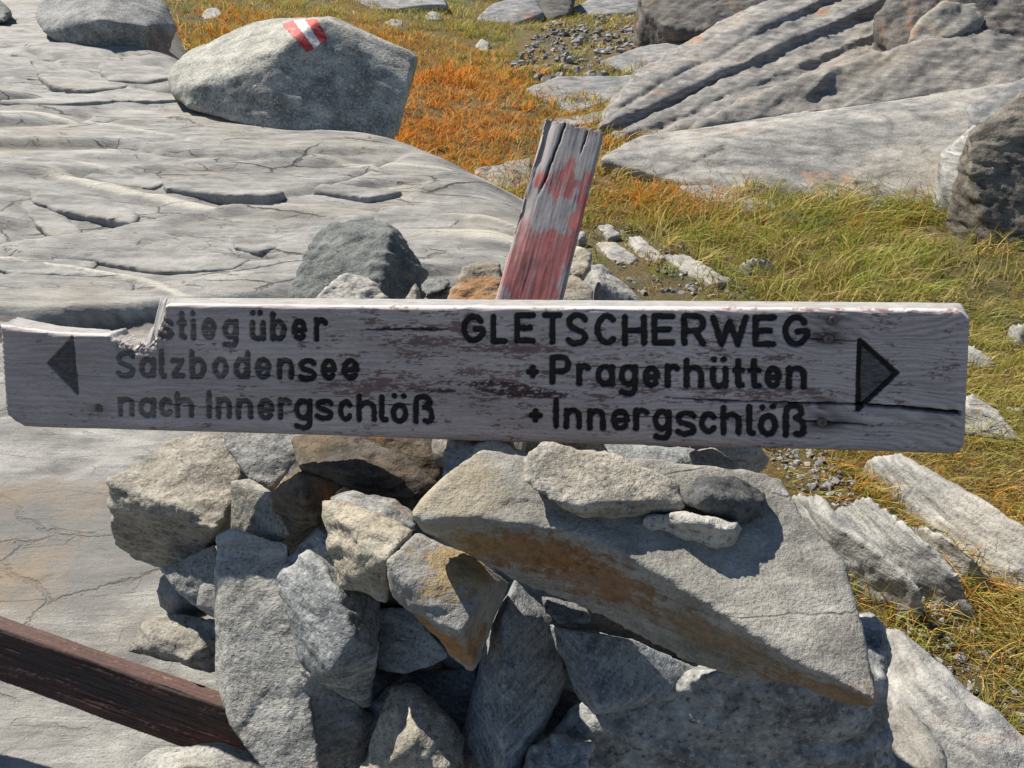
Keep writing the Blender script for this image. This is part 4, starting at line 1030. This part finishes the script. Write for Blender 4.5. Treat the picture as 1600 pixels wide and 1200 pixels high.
# trail mark: three painted bars laid on the boulder's own surface
fv = [fbo.matrix_world @ v_.co + Vector(fbo.location) for v_ in fbo.data.vertices] if fbo.matrix_world.translation.length < 1e-6 else [fbo.matrix_world @ v_.co for v_ in fbo.data.vertices]
bvh = BVHTree.FromPolygons(fv, [tuple(p_.vertices) for p_ in fbo.data.polygons])
def worn_paint(name, c):
    t = NT(name); tc = t.n.new('ShaderNodeTexCoord').outputs['Object']; n1 = t.noise(tc, 26, 6, .75); n2 = t.noise(tc, 9, 4, .6)
    cc = t.mix(t.rng(n2, .35, .7, 0, .4), c, tuple(x*.55 for x in c))
    t.l(t.mix(t.rng(n1, .56, .64, 0, .85), cc, (.30, .29, .27)), t.b.inputs['Base Color']); t.b.inputs['Roughness'].default_value = .7
    t.l(t.bump(n1, .5, .01), t.b.inputs['Normal']); return t.m
red_p = worn_paint('red_trail_paint', (.55, .04, .04)); white_p = worn_paint('white_trail_paint', (.72, .70, .66))
def bar(quad, mat):
    a, b, c, d = [np.array(q_, float) for q_ in quad]; nu, nv = 14, 30; pts = []
    for j in range(nv):
        for i in range(nu):
            s_, t_ = i/(nu-1), j/(nv-1)
            q_ = (a*(1-s_)+b*s_)*(1-t_)+(d*(1-s_)+c*s_)*t_
            if i in (0, nu-1): q_ = q_ + np.array([1.0*math.sin(j*2.3+i)+.6*math.sin(j*5.1), 0])
            r = RAY(*q_); h_ = bvh.ray_cast(Vector(CAM), Vector(r/np.linalg.norm(r)))
            if h_[0] is None: r = RAY(q_[0], q_[1]+6); h_ = bvh.ray_cast(Vector(CAM), Vector(r/np.linalg.norm(r)))
            pts.append(np.array(h_[0])+np.array(h_[1])*.004 if h_[0] is not None else PY(q_[0], q_[1], 4.3))
    m_ = mesh_np('paint_bar', np.array(pts)-np.array(fbo.location), grid_faces(nv, nu)); add('paint_bar', m_, mat, fbo)
bar([(441,38),(459,33),(491,77),(480,82)], red_p)
bar([(459.3,33),(477,31.5),(500.5,69),(491.3,77)], white_p)
bar([(477.3,31.5),(495,31),(512,61),(500.8,69)], red_p)

big('boulder', 'rounded grey boulder at the upper left beside the marked boulder',
    [[PY(x, y, Y) for x, y, Y in [(52,25,5.7),(60,5,5.9),(120,-40,6.2),(200,-35,6.2),(262,5,6.0),(279,45,5.8),(264,82,5.6),(225,98,5.4),(180,99,5.35),(110,80,5.4),(65,50,5.5),(150,30,5.25),(230,40,5.35)]]+[PY(x, y, 6.5) for x, y in ((90,20),(240,20),(240,70),(110,60))]],
    'boulder', vox=.02, smooth=9, macro=.9, rough=.6, lam=.06, samp=.006, cat='boulder', tint=(.95,.95,.98))
big('boulder', 'boulder cut by the left edge of the photo at the top left corner', [ptsY([(-60,10,6.6),(0,0,6.6),(18,18,6.5),(8,34,6.3),(-60,40,6.3)], .5)], 'boulder', vox=.025, smooth=5, lam=.06, samp=.006, cat='boulder')

# ================================================================== OUTCROPS ON THE RIGHT
GD = PY(1255,-15,8.5)-PY(920,215,6.7)
OS = tuple(np.cross(GD, np.array([.25, 1, .15])))
OK_ = dict(chip=.4, grooves=[(GD, .10, .007)], vox=.023, lam=.17, samp=.050, strata=OS, group='rock outcrops behind the grass', cat='rock outcrop')
big('rock_slab', 'broad pale grey slab rising behind the grass right of the post',
    [ptsY([(940,250,5.45),(1000,216,6.0),(1080,204,6.15),(1150,196,6.2),(1300,176,6.1),(1400,161,6.0),(1500,148,5.9),(1600,128,5.8),(1640,150,5.4),(1520,290,4.75),(1460,335,4.65),(1300,352,4.60),(1180,330,4.85),(1060,300,5.15)], .25, 0.0)],
    'outcrop', **{**OK_, 'samp': .010, 'lam': .05, 'grooves': None, 'chip': 1.0}, macro=.28, rough=.7, tint=(1.16,1.12,1.05))
big('rock_slab', 'thin pale ledge at the foot of the broad slab in the grass',
    [ptsY([(1062,292,4.95),(1110,292,4.95),(1200,318,4.75),(1305,346,4.5),(1290,352,4.45),(1200,338,4.55),(1110,318,4.75)], .1, .1)], 'outcrop', vox=.014, lam=.03, samp=.006, group=OK_['group'], cat='rock outcrop', tint=(1.1,1.1,1.1), macro=.5)
DL = [[(1000,110),(1120,40),(1260,-30)],[(958,166),(1130,62),(1335,-30)],[(934,200),(1140,108),(1392,-8)],[(965,217),(1180,140),(1390,40)],[(1010,217),(1200,170),(1378,82)],[(1070,215),(1215,190),(1366,120)]]
def yb(py): return 6.5+.0098*(216-py)
LED = []
for k_ in range(5):
    q_ = [(x, y, yb(y)+.16) for x, y in DL[k_]] + [(x, y, yb(y)-.10-.03*(k_ % 2)) for x, y in DL[k_+1]]
    LED.append(ptsY(q_, .6, .1))
big('rock_outcrop', 'big streaked grey outcrop sloping up to the right behind the post', LED, 'outcrop', **{**OK_, 'vox': .024}, macro=.8, rough=1.0, tint=(1.06,1.0,.93))
big('rock_outcrop', 'second streaked ridge of rock above the broad slab with dark undercut',
    [ptsY([(1092,198,6.35),(1150,170,6.5),(1230,130,6.65),(1340,92,6.8),(1500,48,7.1),(1640,50,7.0),(1640,135,6.3),(1590,133,6.25),(1480,125,6.55),(1420,150,6.35),(1250,166,6.45),(1140,194,6.35)], .4, .3)],
    'outcrop', **OK_, macro=1.0, rough=1.3, tint=(.92,.86,.78))
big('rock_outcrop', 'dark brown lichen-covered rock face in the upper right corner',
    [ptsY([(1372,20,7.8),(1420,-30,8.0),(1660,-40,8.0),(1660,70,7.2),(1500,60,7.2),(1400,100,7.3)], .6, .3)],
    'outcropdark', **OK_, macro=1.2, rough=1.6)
big('rock_outcrop', 'rust-tinted knob of rock near the upper right corner',
    [ptsY([(1422,62,7.1),(1440,35,7.2),(1475,6,7.3),(1520,8,7.3),(1535,30,7.2),(1500,52,7.0),(1450,66,7.0)], .3, .5)], 'rusty', **{**OK_, 'vox': .018}, macro=1.0)
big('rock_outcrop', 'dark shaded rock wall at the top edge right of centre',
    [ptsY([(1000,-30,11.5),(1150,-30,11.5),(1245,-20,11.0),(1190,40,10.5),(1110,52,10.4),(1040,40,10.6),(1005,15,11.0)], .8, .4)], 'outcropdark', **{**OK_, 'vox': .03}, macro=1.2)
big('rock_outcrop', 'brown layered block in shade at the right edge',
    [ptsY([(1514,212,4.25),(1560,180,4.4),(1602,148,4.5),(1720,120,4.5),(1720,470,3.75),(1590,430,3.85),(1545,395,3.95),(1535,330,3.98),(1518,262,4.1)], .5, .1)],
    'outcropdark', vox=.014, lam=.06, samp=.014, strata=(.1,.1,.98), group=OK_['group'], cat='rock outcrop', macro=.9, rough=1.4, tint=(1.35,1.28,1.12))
big('rock_outcrop', 'pale weathered boss of rock between broad slab and brown block',
    [ptsY([(1472,245,4.7),(1500,222,4.8),(1525,200,4.75),(1540,290,4.35),(1535,312,4.3),(1490,308,4.4),(1475,285,4.5)], .3, .2)], 'ridge', **{**OK_, 'vox': .014, 'lam': .05, 'samp': .008})
big('rock_outcrop', 'angular grey block above the brown block at the right edge',
    [ptsY([(1510,172,5.4),(1545,145,5.6),(1600,124,5.6),(1660,120,5.6),(1660,150,5.1),(1590,165,5.0),(1530,192,5.1)], .3, .4)], 'outcrop', **{**OK_, 'vox': .016}, tint=(.8,.8,.8))
FRK = 'rocks scattered in the far meadow'
far = [
 ('low grey rock ledge in the meadow above the post top', [(823,138,8.3),(870,122,8.6),(935,120,8.7),(1005,117,8.6),(965,150,7.9),(900,176,7.4),(850,155,7.9)], 'outcrop', .16),
 ('thin pale ledge right behind the post top', [(828,192,6.9),(880,183,7.1),(960,172,7.2),(930,190,6.8),(840,204,6.6)], 'outcrop', .1),
 ('wedge of grey slab beside the gravel patch', [(938,96,9.6),(1000,74,10.1),(1095,58,10.4),(1062,92,9.4),(985,113,9.0)], 'outcrop', .2),
 ('long flat grey boulder at the top edge left of centre', [(515,8,14),(560,-3,14.5),(690,-6,14.5),(700,5,13.8),(600,14,13.4),(530,14,13.4)], 'outcrop', .4),
 ('grey rock mound at the top edge above the meadow', [(745,28,12.6),(770,5,13.2),(830,-12,13.5),(850,20,12.6),(800,38,12.0)], 'outcrop', .4),
 ('dark notched rock at the top edge near centre', [(832,5,12.6),(850,-15,13),(900,-15,13),(890,20,12.2),(858,30,12)], 'outcropdark', .4),
 ('grey rock right of the dark notched rock at the top edge', [(890,15,12.4),(930,-5,13),(1010,-10,13),(1000,18,12),(930,24,12)], 'outcrop', .4),
 ('small pale stone in the orange grass left of the marked boulder top', [(314,24,9.5),(322,14,9.7),(340,12,9.7),(347,20,9.5),(338,28,9.3),(320,29,9.3)], 'pale', .1),
 ('small pale stone in the meadow right of the marked boulder', [(600,36,10.6),(612,29,10.8),(633,32,10.7),(628,40,10.4),(608,40,10.4)], 'pale', .1),
 ('grey stone near the top edge of the meadow, above the russet grass', [(662,26,11.4),(674,16,11.7),(688,20,11.6),(690,30,11.2),(670,31,11.2)], 'pale', .1),
 ('small stone beside the gravel near the meadow top', [(742,72,9.6),(752,60,9.8),(765,66,9.7),(764,80,9.4),(748,80,9.4)], 'pale', .1),
 ('grey stone pile piece left of the post in the grass', [(741,268,5.7),(752,262,5.8),(768,262,5.8),(772,282,5.6),(757,297,5.45),(744,290,5.5)], 'outcrop', .1),
 ('long grey stone left of the post in the grass', [(764,262,5.85),(800,252,6.0),(830,248,6.0),(828,290,5.5),(790,300,5.4),(758,296,5.45),(768,276,5.6)], 'outcrop', .1),
 ('sloping bedrock lump below the whaleback edge left of the post', [(676,288,4.3),(700,284,4.4),(745,300,4.25),(806,328,4.1),(800,345,3.9),(745,326,3.95),(700,305,4.1)], 'ridge', .1),
 ('rounded bedrock lump directly left of the post', [(716,322,3.95),(760,316,4.0),(806,338,3.95),(800,395,3.4),(770,384,3.45),(742,352,3.7)], 'ridge', .1),
]
def hit_ground(px, py):
    r = RAY(px, py); t = np.linspace(1.5, 40, 4000); q_ = CAM+r*t[:, None]; g = ground_z(q_[:, 0], q_[:, 1])
    k = np.argmax(q_[:, 2] < g); return float(q_[k, 1]) if k else 14.0
for lab, pl, mt, bk in far:
    yb_ = max(pl, key=lambda q_: q_[1]); dy_ = hit_ground(yb_[0], yb_[1]+2)-yb_[2]
    if yb_[2] > 4.5: pl = [(x, y, Y+dy_) for x, y, Y in pl]
    ym = np.mean([q_[2] for q_ in pl])
    big('meadow_rock', lab, [ptsY(pl, bk, .0) if ym < 5 else ptsY(pl, bk)+[q_-np.array([0, 0, .12]) for q_ in ptsY(pl, bk)]], mt, vox=.0026*ym+.002, lam=.05, samp=.010 if ym > 5 else .007, group=FRK, smooth=2)

# ================================================================== BEDROCK RIDGES, LOWER RIGHT
RG = 'tilted rock ribs on the right of the cairn'
def ptsZ(lst, zmin=.0):
    f = [PZ(x, y, z) for x, y, z in lst]; return f+[np.array([a[0], a[1]+.03, zmin]) for a in f]
RGD = PZ(1600,1000,.3)-PZ(1300,780,.3)
RS_ = tuple(np.cross(RGD, np.array([.3, .5, .8])))
RK = dict(chip=.8, grooves=[(RGD, .03, .0018)], vox=.0075, lam=.045, samp=.011, strata=RS_, group=RG, cat='rock', smooth=1, rough=1.0, macro=1.0)
ribs = [
 ('long pale rock rib running to the right edge below the board', [(1352,716,.28),(1402,706,.33),(1474,752,.36),(1560,795,.37),(1680,870,.36),(1680,960,.26),(1600,915,.26),(1537,896,.25),(1465,812,.27),(1420,790,.26),(1384,762,.25)], {}),
 ('middle white-streaked rock rib right of the slab', [(1300,782,.27),(1352,775,.34),(1402,806,.36),(1450,848,.36),(1500,900,.33),(1526,968,.24),(1492,950,.24),(1420,914,.25),(1366,860,.27),(1326,820,.26)], {'tint': (1.12,1.12,1.1)}),
 ('narrow rock rib between the two pale ribs', [(1415,812,.27),(1470,832,.33),(1520,868,.33),(1560,915,.26),(1500,905,.25),(1450,850,.26)], {}),
 ('jagged rock rib directly beside the slab edge', [(1238,772,.30),(1276,770,.35),(1306,820,.36),(1356,846,.36),(1440,922,.32),(1449,956,.24),(1402,934,.26),(1366,896,.28),(1318,872,.29),(1280,835,.29)], {'tint': (1.05,1.05,1.03)}),
 ('long smooth slab with orange margin in the lower right corner', [(1378,970,.30),(1400,978,.33),(1445,1045,.33),(1500,1105,.32),(1620,1165,.30),(1680,1260,.25),(1560,1290,.25),(1402,1165,.26),(1370,1100,.26)], {'macro': .6, 'tint': (1.05,1.05,1.05)}),
 ('orange-brown wedge of rock at the bottom edge right of the boulder', [(1385,1130,.34),(1420,1098,.37),(1470,1178,.36),(1490,1290,.33),(1385,1290,.33)], {'mat': 'rusty'}),
]
for lab, pl, kw in ribs:
    kw = dict(kw); mt = kw.pop('mat', 'ridge'); k2 = {**RK, **kw}
    big('rock_rib', lab, [ptsZ(pl)], mt, **k2)
PTH = 'flat stones in the path behind the board'
flat = [
 ('flat stone in the path nearest the post', [(932,352,.27),(955,350,.29),(970,366,.27),(950,372,.26)]),
 ('long light flat stone in the path right of the post', [(980,370,.28),(1000,368,.31),(1042,402,.28),(1020,410,.26),(995,398,.26)]),
 ('broad flat stone in the path beside the light boulder', [(930,378,.27),(960,376,.30),(998,402,.27),(985,413,.26),(950,402,.26)]),
 ('flat stepped stone in the path farthest right', [(1035,396,.28),(1070,396,.31),(1148,438,.27),(1110,444,.26),(1060,420,.26)]),
 ('small grey pebble in the path beside the post', [(900,362,.28),(912,359,.31),(918,370,.28),(904,374,.27)]),
 ('rounded brown stone in the grass behind the board', [(1155,412,.27),(1175,402,.33),(1205,405,.33),(1212,418,.27),(1185,426,.26)]),
 ('small pale rock at the right edge beside the board end', [(1578,508,.27),(1600,505,.33),(1640,515,.33),(1640,540,.25),(1590,535,.25)]),
 ('grey rock just behind the upper right end of the board', [(1490,540,.27),(1520,536,.31),(1560,565,.28),(1545,575,.26),(1490,570,.25)]),
 ('pale streaked rock just behind the lower right end of the board', [(1490,618,.28),(1520,614,.33),(1560,640,.31),(1600,685,.27),(1570,690,.25),(1490,670,.25)]),
 ('thin pale rock at the right edge below the others', [(1565,634,.27),(1600,634,.30),(1650,650,.27),(1640,662,.25),(1590,650,.25)]),
]
for lab, pl in flat:
    big('flat_stone', lab, [ptsZ(pl, .1)], 'ridge', vox=.0105, lam=.02, samp=.004, group=PTH, cat='stone')

# ================================================================== GRAVEL AND GRASS (uncountable)
def proj(X, Y, Z_):
    d = np.stack([X, Y, Z_], 1)-CAM; dz = d@FW; return 800+FPX*(d@RT)/dz, 600-FPX*(d@UP)/dz, dz
rs = np.random.RandomState(11)
def pebbles(name, label, areas):
    base = []
    for k in range(6):
        bm = bmesh.new(); pts = rs.normal(size=(11, 3)); pts /= np.linalg.norm(pts, axis=1)[:, None]; hull_bm(bm, pts*np.array([1, .8, .55]))
        bmesh.ops.triangulate(bm, faces=bm.faces); bm.verts.index_update()
        base.append((np.array([v_.co[:] for v_ in bm.verts]), np.array([[v_.index for v_ in f_.verts] for f_ in bm.faces]))); bm.free()
    vs, fs, cs_ = [], [], []; n = 0
    for (xy, s0, s1) in areas:
        for (x, y) in xy:
            bv, bf = base[rs.randint(6)]; s_ = s0*(s1/s0)**(rs.rand()**2.2); a = rs.rand()*6.28
            R_ = np.array([[math.cos(a), -math.sin(a), 0], [math.sin(a), math.cos(a), 0], [0, 0, 1]])
            z = float(max(ground_z(np.array([x]), np.array([y]))[0], -9))
            vs.append(bv@R_.T*s_+np.array([x, y, z+.25*s_])); fs.append(bf+n); n += len(bv)
            g = .14+.24*rs.rand(); wm = rs.rand()**2*.25; cs_.append(np.repeat([[g, g*(1-.25*wm), g*(1-.7*wm)]], len(bv), 0))
    me = mesh_np(name, np.vstack(vs), np.vstack(fs), False); set_col(me, np.vstack(cs_))
    t = NT(name+'_stone'); tc = t.n.new('ShaderNodeTexCoord').outputs['Object']; nz_ = t.noise(tc, 160, 4, .7)
    t.l(t.mix(t.rng(nz_, .4, .65, 0, .5), t.attr('Col'), (.16, .155, .15)), t.b.inputs['Base Color']); t.b.inputs['Roughness'].default_value = .9
    o = add(name, me, t.m); tag(o, label, 'gravel', kind='stuff')
def area_px(poly, z, n):
    q_ = np.array([PZ(x, y, z)[:2] for x, y in poly]); lo, hi = q_.min(0), q_.max(0); out = []
    while len(out) < n:
        c = lo+(hi-lo)*rs.rand(2); ins = False; j = len(q_)-1
        for i in range(len(q_)):
            if (q_[i, 1] > c[1]) != (q_[j, 1] > c[1]) and c[0] < (q_[j, 0]-q_[i, 0])*(c[1]-q_[i, 1])/(q_[j, 1]-q_[i, 1])+q_[i, 0]: ins = not ins
            j = i
        if ins: out.append(c)
    return out
pebbles('gravel', 'patches of grey gravel beside the ribs and in the meadow', [
    (area_px([(1150,690),(1260,690),(1330,770),(1310,850),(1230,770)], .2, 330), .004, .02),
    (area_px([(1340,900),(1420,920),(1520,1000),(1600,1060),(1600,1200),(1480,1120),(1400,1010)], .17, 420), .003, .016),
    (area_px([(905,345),(960,340),(1160,430),(1180,470),(990,470)], .22, 500), .005, .025),
    (area_px([(800,100),(850,62),(990,48),(1060,62),(1000,85),(960,110),(880,135)], .62, 1100), .02, .09)])

def gw(x, y):
    """how russet / how green the sward is here"""
    p = xy0(x, y)
    a = fbm(p*.55, 3, seed=101)
    rus = 1.0*np.exp(-(((x+.75)/1.2)**2+((y-7.0)/3.2)**2)) + .7*np.exp(-(((x-.95)/.45)**2+((y-4.9)/.55)**2)) + .6*np.exp(-(((x+2.6)/1.5)**2+((y-9.5)/3)**2)) + .35*np.exp(-(((x-1.3)/.5)**2+((y-1.7)/.6)**2))
    return np.clip(rus+.35*a, 0, 1), np.clip(.5+.5*fbm(p*.9, 3, seed=107)-.6*rus+.35*np.exp(-(((x-2.3)/1.0)**2+((y-4.0)/.9)**2)), 0, 1)
def blades(cx, cy, h, lean, wd, spread, n_per, seed):
    r_ = np.random.RandomState(seed)
    N = len(cx)*n_per
    x = np.repeat(cx, n_per)+r_.normal(size=N)*np.repeat(spread, n_per); y = np.repeat(cy, n_per)+r_.normal(size=N)*np.repeat(spread, n_per)
    z = ground_z(x, y)-.01
    keep = bedrock_z(x, y, False) < z+.02
    x, y, z = x[keep], y[keep], z[keep]; n = len(x)
    hh = np.repeat(h*(.4+1.2*r_.rand(len(cx))), n_per)[keep]*(.45+.75*r_.rand(n)); ww = np.repeat(wd, n_per)[keep]*(.7+.6*r_.rand(n))
    az = r_.rand(n)*6.283; tuft = np.repeat(r_.rand(len(cx))*6.283, n_per)[keep]
    dx = .55*np.cos(az)+.6*np.cos(tuft)+.25; dy = .55*np.sin(az)+.6*np.sin(tuft)-.35
    ln_ = np.repeat(lean, n_per)[keep]*(.5+.9*r_.rand(n))
    ln_ = np.where(r_.rand(n) < .28, ln_*1.7, ln_); ln_ = np.minimum(ln_, 2.4)
    pa = r_.rand(n)*6.283; sx, sy = np.cos(pa), np.sin(pa)
    V_ = np.zeros((n, 7, 3), dtype=np.float32)
    for k, (t, wf) in enumerate(((0, 1), (.4, .9), (.75, .55))):
        bx = x+dx*ln_*hh*t*t; by = y+dy*ln_*hh*t*t; bz_ = z+hh*t*(1-.32*ln_*t)
        V_[:, 2*k] = np.stack([bx-sx*ww*wf/2, by-sy*ww*wf/2, bz_], 1); V_[:, 2*k+1] = np.stack([bx+sx*ww*wf/2, by+sy*ww*wf/2, bz_], 1)
    V_[:, 6] = np.stack([x+dx*ln_*hh, y+dy*ln_*hh, z+hh*(1-.32*ln_)], 1)
    b = (np.arange(n)*7)[:, None]
    q_ = np.vstack([b+np.array([[0, 1, 3, 2]]), b+np.array([[2, 3, 5, 4]])]); t_ = b+np.array([[4, 5, 6]])
    ru, gr = gw(x, y)
    tl = lambda: np.repeat(r_.rand(len(cx)), n_per)[keep]
    pick = np.clip(.55*tl()+.45*r_.rand(n)+.0, 0, 1); tg = tl(); tb = tl(); straw = np.array([.46,.36,.15]); olive = np.array([.24,.21,.045]); green = np.array([.19,.26,.03]); rust = np.array([.52,.19,.028]); gold = np.array([.40,.25,.05])
    c = np.where((pick < .34)[:, None], straw, np.where((pick < .62)[:, None], olive, np.where((.5*tg+.5*r_.rand(n) < gr+.12)[:, None], green, olive*1.25)))
    isr = (r_.rand(n) < ru*1.15)[:, None]; c = np.where(isr, np.where((r_.rand(n) < .35)[:, None], gold, rust), c)
    c = c*((.8+.7*r_.rand(n))*(.75+.75*tb))[:, None]
    C = np.repeat(c[:, None, :], 7, 1); C[:, 4:] = C[:, 4:]*.8+straw*.22
    return V_.reshape(-1, 3), q_, t_, C.reshape(-1, 3)
def grass_mat():
    t = NT('dry_alpine_grass'); col = t.attr('Col')
    t.l(col, t.b.inputs['Base Color']); t.b.inputs['Roughness'].default_value = .6; t.b.inputs['Specular IOR Level'].default_value = .2
    tr = t.n.new('ShaderNodeBsdfTranslucent'); t.l(col, tr.inputs[0]); mx = t.n.new('ShaderNodeMixShader'); mx.inputs[0].default_value = .35
    t.l(t.b.outputs[0], mx.inputs[1]); t.l(tr.outputs[0], mx.inputs[2]); t.l(mx.outputs[0], t.n['Material Output'].inputs['Surface'])
    return t.m
GM = grass_mat()
def grow(name, label, n, y0, y1, hfun, per, sd, dens):
    r_ = np.random.RandomState(sd)
    y = (y0**.35+(y1**.35-y0**.35)*r_.rand(n*4))**(1/.35); x = (r_.rand(n*4)-.5)*1.75*(y+.4)
    z = ground_z(x, y, False); px, py, dz = proj(x, y, z)
    ok = (px > -120) & (px < 1720) & (py > -60) & (py < 1300)
    ok &= dens(x, y, px, py) > r_.rand(len(x))
    x, y = x[ok][:n], y[ok][:n]
    h = hfun(x, y)
    V_, q_, t_, C = blades(x, y, h, .9+.0*x, np.clip(.0013*y, .0026, .011), (.014+.0045*y), per, sd+1)
    me = mesh_np(name, V_, [q_, t_], True); set_col(me, C)
    o = add(name, me, GM); tag(o, label, 'grass', kind='stuff')
def dens_mead(x, y, px, py):
    d = np.clip(.7+.6*fbm(xy0(x, y)*.8, 3, seed=120), .3, 1)
    d = d*np.where((px > 800) & (px < 1060) & (py > 48) & (py < 110), .12, 1)          # gravel patch
    d = d*np.where((px > 890) & (px < 1180) & (py > 335+(px-890)*.25) & (py < 480), .5, 1)  # trodden path
    return d
grow('meadow_grass', 'russet and yellow alpine meadow grass behind the boulder and post', 14000, 4.4, 20, lambda x, y: .11+.05*pn(xy0(x, y)*.8, 3), 11, 201, dens_mead)
grow('tussock_grass', 'green and straw coloured tussock grass behind the board on the right', 5200, 2.0, 5.0, lambda x, y: (.08+.07*sstep(2.6, 3.8, y)+.04*pn(xy0(x, y)*1.4, 5))*np.where(x < .75, .5, 1), 14, 301, dens_mead)
def dens_low(x, y, px, py): return np.clip(.40+.9*pn(xy0(x, y)*2.2, 133)+.5*(px > 1520), .08, 1)*(px > 1150)
grow('low_grass', 'short dry grass between the rock ribs at the lower right', 4200, .8, 2.2, lambda x, y: .05+.03*np.clip(pn(xy0(x, y)*3, 7)+.3, 0, 1), 9, 401, dens_low)
